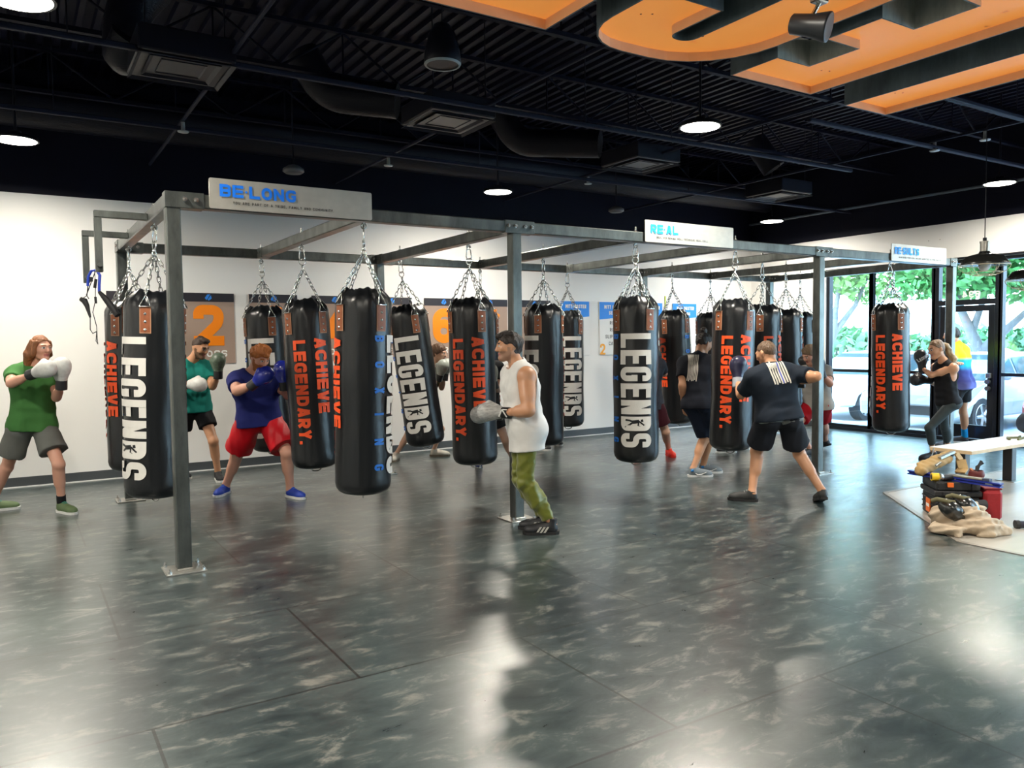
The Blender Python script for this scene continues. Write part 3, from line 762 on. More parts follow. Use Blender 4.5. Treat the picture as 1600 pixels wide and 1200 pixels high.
def mitt_poster(x0, no, lines, n, lab):
    w_ = .60; x1 = x0+w_; z0, z1 = 1.365, 2.27; y = PY
    root = thing('mitt_poster', ((x0+x1)/2, y, z0), lab, 'poster')
    MB().bbox((x0, y, z0), (x1, YW-.001, z1), .002).build('panel', pap, root)
    MB().prism([(x0, z1-.30), (x1, z1-.25), (x1, z1), (x0, z1)], lambda p: (p[0], y, p[1]), lambda p: (p[0], y-.002, p[1])).build('header', head_b, root)
    m = MB()
    for i, t in enumerate(('MITT MASTER', 'SET #%d' % no)):
        V, F, ln = text_flat(t, .062, .034, .014, .008); m.add([((x0+x1)/2+.02-ln/2+p[0], y-.004-p[2]*.0006, z1-.115-.10*i+p[1]) for p in V], F)
    m.build('heading', wht, root)
    m = MB()
    for i, t in enumerate(lines):
        V, F, ln = text_flat(t, .058, .036, .008, .014); m.add([((x0+x1)/2+.02-ln/2+p[0], y-.002-p[2]*.0006, 1.885-.118*i+p[1]) for p in V], F)
    if lines: m.build('drill_text', ink, root)
    if n:
        m = MB(); text_plane(m, n, (x0+.01, y-.003, z0+.005), (1, 0, 0), (0, 0, 1), .185, .11, .034, 0); m.build('numeral', amber, root)
mitt_poster(7.66, 1, ['1, 2, 3', '1, 2', 'CATCH'], '', 'white poster headed MITT MASTER SET #1 in blue, leftmost of the four')
mitt_poster(8.48, 2, ['ROLL', 'ROLL', 'SLIP, SLIP', 'CATCH'], '2', 'white poster headed MITT MASTER in blue with an amber 2 in its corner')
mitt_poster(9.32, 3, [], '', 'white MITT MASTER poster mostly hidden behind the bag under the REAL board')
mitt_poster(10.17, 4, [], '', 'white MITT MASTER poster farthest right, only its blue head shows over a bag')
MB().box((10.005, PY, 2.24), (10.03, YW, 2.42))
t = MB().box((9.985, YW-.01, 2.20), (10.01, YW, 2.40)).build('tape_strip', mat('yellow_green_tape', (0.45, 0.55, 0.02), 0.5)); tag(t, 'short yellow-green tape strip on the wall above a MITT MASTER poster', 'tape')

# ================================================================== THINGS UNDER THE CEILING
dark_metal = mat('black_painted_metal', (0.005, 0.0055, 0.011), 0.42, 0.0, spec=0.25)
lit = mat('lamp_diffuser_lit', (1, 1, 1), 0.5, emit=(1.0, 0.95, 0.84), estr=14.0)
LL = ['left edge of the picture over the woman in green', 'rear middle over the white tank top man', 'rear right over the MITT MASTER posters']
lamp_labels = {(0.1, 9.1): 'round lit ceiling lamp at the left over the woman in green', (5.55, 9.1): 'round lit ceiling lamp above the post in the middle, small and low',
               (11.0, 9.1): 'smallest round lit ceiling lamp, above the right end of the REAL board', (0.1, 5.43): 'round lit ceiling lamp cut by the top left corner',
               (5.55, 5.43): 'biggest bright round ceiling lamp right of centre below the sign letters', (11.0, 5.43): 'round lit ceiling lamp at the right edge near the hanging shade'}
for x, y in LAMP_POS:
    if (x, y) in lamp_labels: root = thing('ceiling_lamp', (x, y, LAMP_Z), lamp_labels[(x, y)], 'ceiling lamp')
    else: root = thing('ceiling_lamp', (x, y, LAMP_Z), 'round ceiling lamp out of the picture, over the room behind', 'ceiling lamp', 'ceiling lamps outside the picture')
    MB().lathe([(.198, .0), (.20, .015), (.19, .035), (.05, .045), (.05, .09)], (x, y, LAMP_Z), 28).build('housing', dark_metal, root)
    MB().lathe([(.0, -.008), (.14, -.008), (.175, -.004), (.185, .004)], (x, y, LAMP_Z), 28).build('diffuser', lit, root)
    MB().rod((x, y, LAMP_Z+.1), (x, y, ZD+.01), .012, n=8).build('stem', dark_metal, root)
# thin pipe grid that carries sprinklers
pm = mat('black_pipe', (0.010, 0.012, 0.026), 0.65, 0.0, spec=0.15)
def pipe(name, a, b, r, lab, cat='pipe', double=True):
    a = np.array(a, float); b = np.array(b, float); m = MB()
    d = (b-a)/np.linalg.norm(b-a); s = np.array([-d[1], d[0], 0])
    if double: m.box((0, 0, 0), (0.0001, 0.0001, 0.0001)) if False else None
    if abs(d[0]) > .5: m.bbox((a[0], a[1]-r, a[2]-r), (b[0], a[1]+r, a[2]+r), r*.4)
    else: m.bbox((a[0]-r, a[1], a[2]-r), (a[0]+r, b[1], a[2]+r), r*.4)
    if double:
        if abs(d[0]) > .5: m.bbox((a[0], a[1]+.045-r*.6, a[2]+.01-r), (b[0], a[1]+.045+r*.6, a[2]+.01+r*.6), r*.3)
    o = m.build(name, pm); tag(o, lab, cat); return o
for i, (y, lab) in enumerate(((8.45, 'long dark channel under the ceiling, nearest the rear wall, running left to right'), (6.35, 'long dark channel under the ceiling passing the left diffusers'),
                              (4.0, 'long dark channel running behind the pendant speaker'), (5.1, 'short dark channel at right passing under the big sign letters'))):
    pipe('ceiling_channel', (XL+.02 if i < 3 else 6.7, y, 3.75), (XR-.02 if i != 1 else 9.2, y, 3.75), .020, lab, 'ceiling channel')
for x, lab in ((1.5, 'thin dark pipe above the left end of the rig, running to the rear wall'), (3.85, 'thin dark pipe above the front of the BELONG board'), (6.6, 'thin dark pipe crossing over the middle steel post'), (8.9, 'thin dark pipe above the REAL board')):
    pipe('ceiling_pipe', (x, 0.5, 3.82), (x, YW-.02, 3.82), .015, lab, 'pipe', False)
o = MB().bbox((XR-.10, YB+.02, 3.80), (XR-.06, YW-.02, 3.84), .01).build('ceiling_pipe', mat('grey_blue_pipe', (0.09, 0.11, 0.14), 0.4)); tag(o, 'pale thin pipe along the black wall over the windows', 'pipe')
# hangers carrying the channels
for y in (8.45, 6.35, 4.0):
    for x in (-3.6, 0.4, 4.9, 8.4):
        o = MB().rod((x, y, 3.77), (x, y, ZD+.02), .006, n=6).build('hanger_rod', dark_metal); tag(o, 'thin dark rod between a ceiling channel and the deck', 'hanger rod', 'hanger rods of the ceiling channels')
# air outlets with flexible ducts
duct_m = mat('black_duct', (0.004, 0.0045, 0.010), 0.48, spec=0.2, bump=0.25, bscale=20, stretch=(1, 1, 8))
def diffuser(x, y, z, s, lab, elbow):
    root = thing('air_diffuser', (x, y, z), lab, 'air diffuser')
    MB().bbox((x-s*.55, y-s*.55, z+.02), (x+s*.55, y+s*.55, z+.20), .01).build('box', dark_metal, root)
    for i, q in enumerate((1.0, .74, .48, .24)):
        m = MB(); h = s*.55*q; w = .030; zz = z+.012*i-.01
        for a in range(4):
            R = rotz(a*math.pi/2); pts = [(-h, -h), (h, -h), (h-w, -h+w), (-h+w, -h+w)]
            lo = [np.array([x, y, 0])+R @ np.array([p[0], p[1], 0]) for p in pts]
            m.add([(p[0], p[1], zz+(.018 if j > 1 else 0)) for j, p in enumerate(lo)]+[(p[0], p[1], zz+.006+(.018 if j > 1 else 0)) for j, p in enumerate(lo)], [(0, 1, 2, 3), (7, 6, 5, 4), (0, 4, 5, 1), (2, 6, 7, 3)])
        m.build('vane_ring', mat('diffuser_vane', (0.0045, 0.005, 0.011), 0.5, spec=0.2), root)
    rd_ = MB()
    for sx in (-1, 1): rd_.rod((x+sx*s*.45, y-s*.4, z+.19), (x+sx*s*.45, y-s*.4, ZD+.01), .006, n=6)
    rd_.build('hanger', dark_metal, root)
    if elbow:
        pts = [np.array([x, y, z+.18])+np.array(p) for p in elbow]
        MB().tube(fillet3(pts, .22), .17, 18).build('flexible_duct', duct_m, root)
def fillet3(P, r):
    out = [P[0]]
    for i in range(1, len(P)-1):
        a = P[i-1]-P[i]; b = P[i+1]-P[i]; la = np.linalg.norm(a); lb = np.linalg.norm(b); t = min(r, la*.49, lb*.49)
        s = P[i]+a/la*t; e = P[i]+b/lb*t
        for q in np.linspace(0, 1, 7): out.append((1-q)**2*s+2*q*(1-q)*P[i]+q*q*e)
    out.append(P[-1]); return out
diffuser(1.18, 6.62, 3.72, .62, 'dark square air diffuser with a hanging duct at top left', [(-.28, .30, .12), (-.34, .42, -.02), (-.30, .5, .4), (-.1, .5, .64)])
diffuser(3.65, 6.90, 3.72, .62, 'dark square air diffuser left of centre fed by a thick round duct', [(-.3, .5, .12), (-.9, .9, .20), (-1.1, 1.0, .60)])
diffuser(6.55, 7.40, 3.72, .62, 'dark square air diffuser right of centre near the big round lamp', [(-.3, .4, .14), (-1.0, 1.2, .24), (-1.2, 1.3, .60)])
diffuser(9.75, 7.95, 3.72, .62, 'dark square air diffuser far right above the REAL board', [(-.1, .0, .22), (-.3, .2, .66)])
o = MB().rod((XL+.02, 10.25, 4.25), (XR-.02, 10.25, 4.25), .24, n=24).build('round_duct', duct_m); tag(o, 'long black round air duct close to the rear wall', 'air duct')
# small round ceiling devices
for x, y, lab in ((2.88, 9.35, 'round grey ceiling speaker above the BELONG board'), (8.1, 9.72, 'round grey ceiling speaker just above the rig between the BELONG and REAL boards')):
    root = thing('ceiling_speaker', (x, y, 3.62), lab, 'ceiling speaker')
    MB().lathe([(.02, .0), (.10, .004), (.125, .02), (.12, .05), (.06, .09), (.03, .10)], (x, y, 3.62), 24).build('body', mat('grey_speaker', (0.10, 0.10, 0.11), 0.45), root)
    MB().lathe([(.0, -.004), (.095, -.002), (.10, .004)], (x, y, 3.62), 24).build('grille', mat('speaker_grille', (0.055, 0.055, 0.06), 0.6), root)
    MB().rod((x, y, 3.7), (x, y, ZD+.01), .01, n=8).build('stem', dark_metal, root)
for x, y in ((8.90, 4.55), (8.90, 5.10), (1.5, 8.40), (3.85, 8.80), (6.6, 8.5)):
    root = thing('sprinkler_head', (x, y, 3.70), 'small pale sprinkler head below a ceiling pipe', 'sprinkler', 'sprinkler heads below the pipes')
    MB().lathe([(.0, 0), (.05, .002), (.055, .012), (.02, .02), (.018, .10)], (x, y, 3.70), 16).build('cover_plate', mat('pale_grey_cap', (0.32, 0.33, 0.33), 0.5), root)
    MB().rod((x, y, 3.79), (x, y, 3.83), .012, n=8).build('fitting', dark_metal, root)
# pendant loudspeaker
c = np.array([2.37, 4.54, 3.36])
root = thing('pendant_speaker', tuple(c), 'black bell-shaped pendant speaker with a pale rim hanging near the sign letters', 'speaker')
MB().lathe([(.112, .0), (.118, .015), (.110, .09), (.085, .19), (.05, .245), (.0, .26)], c, 28).build('shell', dark_metal, root)
MB().lathe([(.100, -.004), (.112, -.006), (.117, .004), (.112, .012)], c, 28, caps=False).build('rim', mat('pale_rim', (0.30, 0.34, 0.36), 0.35), root)
MB().lathe([(.0, .006), (.104, .006), (.104, .012)], c, 28).build('grille', mat('speaker_mesh', (0.03, 0.03, 0.035), 0.6), root)
MB().tube([c+np.array([0, 0, .25]), (c[0], c[1], ZD+.02)], .004, 6).build('hanging_cable', dark_metal, root)
# track spotlight
c = at(1268, 40, 2.85)
root = thing('spotlight', tuple(c), 'black can spotlight on a stem among the orange sign letters', 'spotlight')
ax = GR*.80-GF*.50-np.array([0, 0, .28]); ax = ax/np.linalg.norm(ax)
sp_m = mat('spotlight_black', (0.02, 0.022, 0.026), 0.38)
MB().lathe([(.030, -.075), (.036, -.07), (.040, 0), (.052, .055), (.052, .062), (.044, .062)], c, 24, ax).build('can', sp_m, root)
MB().lathe([(.0, .052), (.045, .055), (.045, .060)], c, 20, ax).build('lens', mat('spot_lens', (0.10, 0.11, 0.11), 0.1), root)
st = at(1280, 14, 2.85)
MB().rod(c+np.array([0, 0, .03]), st+np.array([0, 0, .02]), .008, n=10).bbox((st[0]-.03, st[1]-.02, st[2]+.02), (st[0]+.03, st[1]+.02, st[2]+.06), .004).build('stem', chrome, root)
tk = MB().bbox((st[0]-.018, st[1]-1.4, st[2]+.06), (st[0]+.018, st[1]+.05, st[2]+.10), .003).build('lighting_track', sp_m); tag(tk, 'black lighting track that carries the spotlight', 'lighting track')
MB().rod((st[0], st[1]-.2, st[2]+.10), (st[0], st[1]-.2, ZD+.02), .006, n=6).rod((st[0], st[1]-1.0, st[2]+.10), (st[0], st[1]-1.0, ZD+.02), .006, n=6).build('hanger', dark_metal, tk)
# barn pendants with wire cages over the bench
def barn(c, lab):
    c = np.array(c, float); root = thing('cage_pendant', tuple(c), lab, 'pendant lamp'); R = .225
    MB().lathe([(R, .0), (R+.003, .006), (R-.02, .035), (R-.055, .085), (.10, .105), (.055, .115), (.045, .135)], c, 36).build('shade', mat('dark_bronze_shade', (0.035, 0.036, 0.034), 0.25, 0.4), root)
    MB().lathe([(R-.004, .002), (R-.025, .032), (R-.06, .08), (.04, .105)], c, 36, caps=False).build('shade_lining', mat('pale_shade_lining', (0.55, 0.36, 0.26), 0.5), root)
    MB().rod(c+np.array([0, 0, .13]), c+np.array([0, 0, .215]), .042, n=16).rod(c+np.array([0, 0, .215]), c+np.array([0, 0, .235]), .046, n=16).build('socket_collar', mat('brushed_nickel', (0.45, 0.44, 0.40), 0.28, 0.9), root)
    MB().rod(c+np.array([0, 0, .235]), c+np.array([0, 0, .27]), .018, n=12).tube([c+np.array([0, 0, .27]), (c[0], c[1], ZD+.02)], .005, 6).build('cord', dark_metal, root)
    wire = mat('pale_wire', (0.75, 0.65, 0.45), 0.35, 0.5)
    m = MB()
    for r, z in ((R+.004, -.006), (R*.74, -.075), (R*.45, -.102)):
        m.tube([c+np.array([r*math.cos(a), r*math.sin(a), z]) for a in np.linspace(0, 2*math.pi, 29)[:-1]], .0035, 5, True)
    for a in np.linspace(0, math.pi, 4)[:-1]:
        m.tube([c+np.array([R*1.02*math.cos(t)*math.cos(a), R*1.02*math.cos(t)*math.sin(a), -.108*math.sin(t)]) for t in np.linspace(0, math.pi, 15)], .0035, 5)
    m.build('wire_cage', wire, root)
    MB().ell(c+np.array([0, 0, -.005]), (.055, .055, .06)).rod(c+np.array([0, 0, .04]), c+np.array([0, 0, .10]), .02).build('bulb', mat('clear_bulb', (0.75, 0.78, 0.78), 0.1), root)
barn(at(1538, 414, 7.9), 'dark barn pendant lamp with a wire cage hanging by its cord over the bench')
barn(at(1612, 437, 7.9), 'second caged barn pendant, cut off by the right edge of the picture')

# ================================================================== BIG SIGN LETTERS
steel_d = steel_material('sign_blackened_steel', (0.120, 0.145, 0.155), 0.5, 0.1)
steel_l = steel_material('sign_painted_lit_steel', (0.50, 0.48, 0.42), 0.55, 0.1)  # lighter copy of the steel, its spotlit look painted into the colour
face_m = mat('orange_sign_face_added_glow', (0.95, 0.34, 0.07), 0.42, noise=0.10, nscale=5, emit=(1.0, 0.36, 0.07), estr=0.36)  # emission added to brighten the orange, the face is no lamp
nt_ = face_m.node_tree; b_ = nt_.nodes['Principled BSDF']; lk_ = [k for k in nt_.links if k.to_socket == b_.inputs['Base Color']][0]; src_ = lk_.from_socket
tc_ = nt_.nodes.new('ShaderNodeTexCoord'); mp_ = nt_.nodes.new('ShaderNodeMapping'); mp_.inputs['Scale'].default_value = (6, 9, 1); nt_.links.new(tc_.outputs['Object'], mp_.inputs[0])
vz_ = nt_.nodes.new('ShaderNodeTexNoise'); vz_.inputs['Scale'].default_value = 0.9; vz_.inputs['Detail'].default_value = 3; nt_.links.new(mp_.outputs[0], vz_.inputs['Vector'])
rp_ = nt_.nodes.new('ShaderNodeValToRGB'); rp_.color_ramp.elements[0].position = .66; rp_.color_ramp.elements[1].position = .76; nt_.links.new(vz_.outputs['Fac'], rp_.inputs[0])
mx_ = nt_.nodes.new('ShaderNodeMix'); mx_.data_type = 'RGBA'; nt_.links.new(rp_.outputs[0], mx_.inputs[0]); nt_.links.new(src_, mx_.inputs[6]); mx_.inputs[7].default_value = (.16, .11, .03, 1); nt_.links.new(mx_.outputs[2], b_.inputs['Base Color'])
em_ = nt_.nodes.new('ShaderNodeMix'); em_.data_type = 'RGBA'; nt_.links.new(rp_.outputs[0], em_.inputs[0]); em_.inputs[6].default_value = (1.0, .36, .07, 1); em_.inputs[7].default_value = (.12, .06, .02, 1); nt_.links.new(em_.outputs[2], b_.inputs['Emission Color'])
lining_m = mat('sign_pale_inner_edge', (0.85, 0.58, 0.36), 0.5, noise=0.12, nscale=9)  # inner edge paler than the orange face
smut = mat('sign_smudge', (0.30, 0.17, 0.05), 0.6)
SZ, SH, SR = 3.20, .15, .05
def sign_letter(ch, poly, holes, cent, lab):
    root = thing('sign_letter', (cent[0], cent[1], SZ), lab, 'sign letter')
    P = [np.array(p) for p in poly]; n = len(P)
    ar = sum(P[i][0]*P[(i+1) % n][1]-P[(i+1) % n][0]*P[i][1] for i in range(n))
    if ar < 0: P = P[::-1]
    def offset(d):
        out = []
        for i in range(n):
            a = P[i]-P[i-1]; b = P[(i+1) % n]-P[i]; a = a/(np.linalg.norm(a)+1e-9); b = b/(np.linalg.norm(b)+1e-9)
            na = np.array([-a[1], a[0]]); nb = np.array([-b[1], b[0]]); m = na+nb; m /= (np.linalg.norm(m)+1e-9); out.append(P[i]+m*d/max(.4, m @ na))
        return out
    I = offset(.010)
    sh = MB(); V = [(p[0], p[1], SZ) for p in P]+[(p[0], p[1], SZ+SH) for p in P]
    for i in range(n):
        j = (i+1) % n; d = P[j]-P[i]
        cc = lambda q: (P[q]-P[q-1])[0]*(P[(q+1) % n]-P[q])[1]-(P[q]-P[q-1])[1]*(P[(q+1) % n]-P[q])[0]
        sh.m = 1 if ch == 'E' and (cc(i) < -1e-6 or cc(j) < -1e-6) else 0         # notch sides take the lighter steel, spotlight painted into the colour
        k = len(sh.v); sh.add([V[i], V[j], V[n+j], V[n+i]], [(0, 1, 2, 3)])
    sh.m = 0
    Vr = [(p[0], p[1], SZ) for p in P]+[(p[0], p[1], SZ) for p in I]
    sh.add(Vr, [(i, (i+1) % n, n+(i+1) % n, n+i) for i in range(n)])
    sh.add([(p[0], p[1], SZ+SH) for p in P], [list(range(n))])
    sh.build('steel_return', [steel_d, steel_l], root)
    li = MB(); li.add([(p[0], p[1], SZ) for p in I]+[(p[0], p[1], SZ+SR) for p in I], [(i, (i+1) % n, n+(i+1) % n, n+i) for i in range(n)])
    li.build('inner_edge', lining_m, root)
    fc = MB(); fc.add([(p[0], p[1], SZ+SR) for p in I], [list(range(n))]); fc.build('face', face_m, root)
    for (x, y) in holes:
        MB().lathe([(.0, -.001), (.006, -.001), (.006, .002)], (x, y, SZ+SR), 10).build('bolt_hole', mat('dark_hole', (0.1, 0.1, 0.1), 0.8), root)
    rods = MB()
    for dx in (-.2, .2): rods.rod((cent[0]+dx, cent[1], SZ+SH), (cent[0]+dx, cent[1], ZD+.02), .008, n=6)
    rods.build('hanger', dark_metal, root)
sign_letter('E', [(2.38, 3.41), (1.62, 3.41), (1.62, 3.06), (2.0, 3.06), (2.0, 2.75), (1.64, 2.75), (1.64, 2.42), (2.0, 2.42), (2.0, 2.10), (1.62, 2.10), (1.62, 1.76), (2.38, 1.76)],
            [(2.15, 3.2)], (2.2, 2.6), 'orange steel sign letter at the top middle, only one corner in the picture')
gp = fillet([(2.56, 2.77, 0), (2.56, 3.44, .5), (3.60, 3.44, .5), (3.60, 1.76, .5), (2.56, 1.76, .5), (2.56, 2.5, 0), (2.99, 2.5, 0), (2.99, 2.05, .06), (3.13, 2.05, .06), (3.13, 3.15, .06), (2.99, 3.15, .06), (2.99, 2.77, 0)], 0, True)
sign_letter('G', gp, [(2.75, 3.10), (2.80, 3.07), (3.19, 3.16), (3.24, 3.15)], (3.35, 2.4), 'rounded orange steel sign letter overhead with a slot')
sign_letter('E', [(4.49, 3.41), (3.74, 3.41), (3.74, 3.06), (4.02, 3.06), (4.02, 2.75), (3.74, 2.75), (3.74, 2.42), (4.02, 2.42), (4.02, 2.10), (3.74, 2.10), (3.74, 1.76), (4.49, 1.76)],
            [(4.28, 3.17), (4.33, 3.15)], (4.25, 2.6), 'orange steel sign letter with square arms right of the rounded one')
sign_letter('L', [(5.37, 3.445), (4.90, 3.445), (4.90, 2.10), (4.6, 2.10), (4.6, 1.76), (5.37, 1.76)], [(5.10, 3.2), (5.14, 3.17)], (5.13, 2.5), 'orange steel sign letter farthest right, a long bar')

# ================================================================== RESISTANCE BANDS ON THE BRACKET
bk = mat('black_webbing', (0.012, 0.012, 0.014), 0.65); bl = mat('blue_rubber_tube', (0.02, 0.06, 0.52), 0.4)
Pn = lambda x, y, dd=0.0: at(x, y, 6.72+dd)
root = thing('resistance_band', tuple(Pn(150, 420)), 'blue and black resistance tubes with a foam handle hung on the square bracket', 'resistance band')
MB().tube([Pn(137, 447), Pn(138, 432), Pn(143, 423), Pn(150, 422), Pn(155, 427)], .011, 8).tube([Pn(152, 424, -.02), Pn(156, 430, -.02), Pn(155, 445, -.02), Pn(155, 456, -.02)], .012, 8).build('blue_tube', bl, root)
MB().tube([Pn(155, 456, -.02), Pn(166, 468, -.02), Pn(175, 480, -.02), Pn(184, 493, -.03)], [.014, .026, .028, .026], 10).build('foam_sleeve', bk, root)
MB().tube([Pn(126, 467), Pn(132, 470), Pn(136, 478), Pn(141, 496)], [.018, .026, .02, .008], 10).build('foam_handle', bk, root)
MB().tube([Pn(137, 447), Pn(136, 462), Pn(126, 468)], .004, 6).tube([Pn(149, 424), Pn(140, 448), Pn(135, 461), Pn(139, 467)], .004, 6).tube([Pn(141, 496), Pn(141, 515), Pn(145, 521), Pn(151, 518)], .004, 6).tube([Pn(148, 424), Pn(149, 450), Pn(149, 470), Pn(145, 488), Pn(151, 510), Pn(152, 530), Pn(153, 538), Pn(150, 533), Pn(151, 518)], .0035, 6).build('cord', bk, root)
MB().tube([Pn(150, 436), Pn(148, 450)], .012, 8).tube([Pn(149, 464), Pn(150, 474)], .010, 8).tube([Pn(142, 433), Pn(143, 440)], .012, 8).build('clip', bk, root)
# ================================================================== OUTSIDE THE WINDOWS
conc = mat('pale_concrete', (0.80, 0.80, 0.79), 0.8, noise=0.08, nscale=2); asph = mat('worn_asphalt', (0.58, 0.61, 0.63), 0.85, noise=0.1, nscale=1.5)
struct('ground_outside', MB().box((XR+.3, -30, -.20), (90, 70, -.13)), asph)
struct('sidewalk', MB().box((XR+.02, -30, -.20), (13.9, 70, -.03)), conc)
struct('ground_verge', MB().box((24.0, -30, -.13), (30, 70, -.02)), mat('dry_grass', (0.30, 0.36, 0.16), 0.9, noise=0.2, nscale=3))
tyre = mat('tyre_rubber', (0.03, 0.03, 0.032), 0.8); rim_m = mat('alloy_rim', (0.55, 0.56, 0.58), 0.3, 0.8); cglass = mat('car_window', (0.08, 0.11, 0.13), 0.08, spec=0.8)
def car(cx_, cy_, ang, col, lab, name='car', tall=0.0):
    """a saloon, nose along +x before turning"""
    root = thing(name, (cx_, cy_, -.13), lab, 'car')
    R = rotz(ang); T = lambda p: np.array([cx_, cy_, -.13])+R @ np.array(p)
    hw = .90; z = lambda h: h
    body = [(2.28, .32), (2.30, .55), (2.22, .70), (1.75, .82), (1.05, .92), (.55, 1.18+tall), (.05, 1.40+tall), (-.75, 1.43+tall), (-1.35, 1.25+tall), (-1.85, 1.05), (-2.25, .98), (-2.32, .70), (-2.28, .34)]
    und = [(-1.82, .30), (-1.70, .52), (-1.40, .64), (-1.10, .52), (-.98, .28), (.98, .28), (1.10, .52), (1.40, .64), (1.70, .52), (1.82, .30)]
    poly = body+und
    m = MB(); n = len(poly)
    def wd(p): return hw if p[1] < .75 else hw-.02-(p[1]-.75)*.32
    V = []
    for sgn in (-1, 1): V += [T((p[0], sgn*(wd(p)-.05), p[1])) for p in poly]
    for sgn in (-1, 1): V += [T((p[0]*.985, sgn*wd(p), .85+(p[1]-.85)*.93)) for p in poly]
    Q = lambda b: [(b*n+i) for i in range(n)]
    for b in (0, 2): m.add(V, [[b*n+i for i in range(n)]] if b == 2 else [])
    m.add(V, [[3*n+i for i in range(n)][::-1]])
    for i in range(n):
        j = (i+1) % n
        m.add(V, [(i, j, n+j, n+i), (2*n+i, 2*n+j, j, i), (n+i, n+j, 3*n+j, 3*n+i)])
    paint = mat('paint_%s' % name, col, 0.3, 0.1, coat=0.5) if name != 'car' else None
    m.build('body', mat('car_paint_%d' % int(col[0]*1000), col, 0.3, 0.1, coat=0.5), root)
    for sgn in (-1, 1):
        g = MB(); y = lambda zz: sgn*(wd((0, zz))+.006)
        for q in ([(.72, .98), (.42, 1.17+tall), (.08, 1.33+tall), (.02, 1.0)], [(-.05, 1.0), (.0, 1.34+tall), (-.72, 1.36+tall), (-.85, 1.0)], [(-.92, 1.0), (-.80, 1.35+tall), (-1.25, 1.22+tall), (-1.52, 1.05)]):
            g.add([T((p[0], y(p[1]), p[1])) for p in q], [(0, 1, 2, 3)])
        g.build('side_windows', cglass, root)
    ws = MB(); ws.add([T(p) for p in ((1.02, -.74, .945), (1.02, .74, .945), (.10, .62, 1.385+tall), (.10, -.62, 1.385+tall))], [(0, 1, 2, 3)])
    ws.build('windscreen', cglass, root)
    for sx in (-1.40, 1.40):
        for sy in (-1, 1):
            w = MB().rod(T((sx, sy*.70, .32)), T((sx, sy*.91, .32)), .325, n=28).build('wheel', tyre, root)
            r = MB().lathe([(.23, 0), (.22, .012)], T((sx, sy*.905, .32)), 24, R @ np.array([0, sy, 0]), caps=False)
            for a in range(5):
                t = a*2*math.pi/5; d = np.array([math.cos(t), 0, math.sin(t)]); p0 = T(np.array([sx, sy*.915, .32])+d*.03); p1 = T(np.array([sx, sy*.915, .32])+d*.22); r.rod(p0, p1, .035, .028, n=6)
            r.lathe([(.0, .02), (.06, .012), (.07, 0)], T((sx, sy*.915, .32)), 14, R @ np.array([0, sy, 0])); r.build('rim', rim_m, w)
    for sy in (-1, 1):
        MB().ell(T((2.18, sy*.66, .64)), (.10, .18, .07), R).build('headlamp', mat('headlamp_glass', (0.7, 0.72, 0.74), 0.1), root)
        MB().ell(T((-2.24, sy*.66, .80)), (.08, .18, .08), R).build('tail_lamp', mat('tail_lamp_red', (0.45, 0.02, 0.02), 0.2), root)
        MB().ell(T((.70, sy*(.96), 1.0)), (.07, .09, .06), R).build('mirror', mat('car_paint_%d' % int(col[0]*1000), col, 0.3), root)
    MB().box((2.285, -.5, .36), (2.31, .5, .52), R, (cx_, cy_, -.13)).build('grille', tyre, root)
PI = math.pi
car(16.55, 10.95, PI, (0.82, 0.82, 0.82), 'white car parked nose to the window behind the bag at the glass')
car(15.85, 8.25, PI, (0.42, 0.44, 0.46), 'silver car parked outside the glass door')
car(24.2, 13.2, PI*.5, (0.10, 0.28, 0.36), 'dark teal car far across the car park', tall=.1)
car(16.3, 5.6, PI, (0.30, 0.05, 0.05), 'dark red car outside at the right edge of the picture', tall=.15)
# trees
leaf = {}
def leaf_mat(i, c):
    return mat('leaves_%d' % i, c, 0.6, noise=0.3, nscale=2)
bark = mat('grey_bark', (0.23, 0.22, 0.22), 0.85, noise=0.25, nscale=6)
def tree(base, branches, crowns, nleaf, col, lab, seed, ls=1.0):
    rd = np.random.RandomState(seed); root = thing('shrub' if ls > 2 else 'tree', tuple(base), lab, 'shrub' if ls > 2 else 'tree'); base = np.array(base, float)
    m = MB()
    for pts, r0, r1 in branches:
        P = [base+np.array(p) for p in pts]; m.tube(P, list(np.linspace(r0, r1, len(P))), 8)
    m.build('trunk', bark, root)
    N = nleaf; V = np.zeros((N*4, 3)); w = np.array([c[3]*c[4]*c[5] for c in crowns]) if len(crowns[0]) > 5 else None
    cr = np.array(crowns); pr = cr[:, 3]*cr[:, 4]*cr[:, 5]; pr = pr/pr.sum()
    idx = rd.choice(len(cr), N, p=pr); d = rd.normal(size=(N, 3)); d /= np.linalg.norm(d, axis=1)[:, None]; rad = rd.uniform(.35, 1.0, N)**.6
    P = base+cr[idx, :3]+d*cr[idx, 3:6]*rad[:, None]
    a = rd.normal(size=(N, 3)); a /= np.linalg.norm(a, axis=1)[:, None]; b = np.cross(a, rd.normal(size=(N, 3))); b /= np.linalg.norm(b, axis=1)[:, None]
    s = rd.uniform(.07, .15, N)[:, None]*ls
    for k, (u, v) in enumerate(((-1, -.15), (0, -.55), (1, .1), (0, .55))): V[k::4] = P+a*s*u+b*s*v
    F = np.arange(N*4).reshape(N, 4)
    me = raw_mesh('foliage', V-base, F); o = link_mesh('foliage', me, leaf_mat(seed, col), root); o['kind'] = 'stuff'
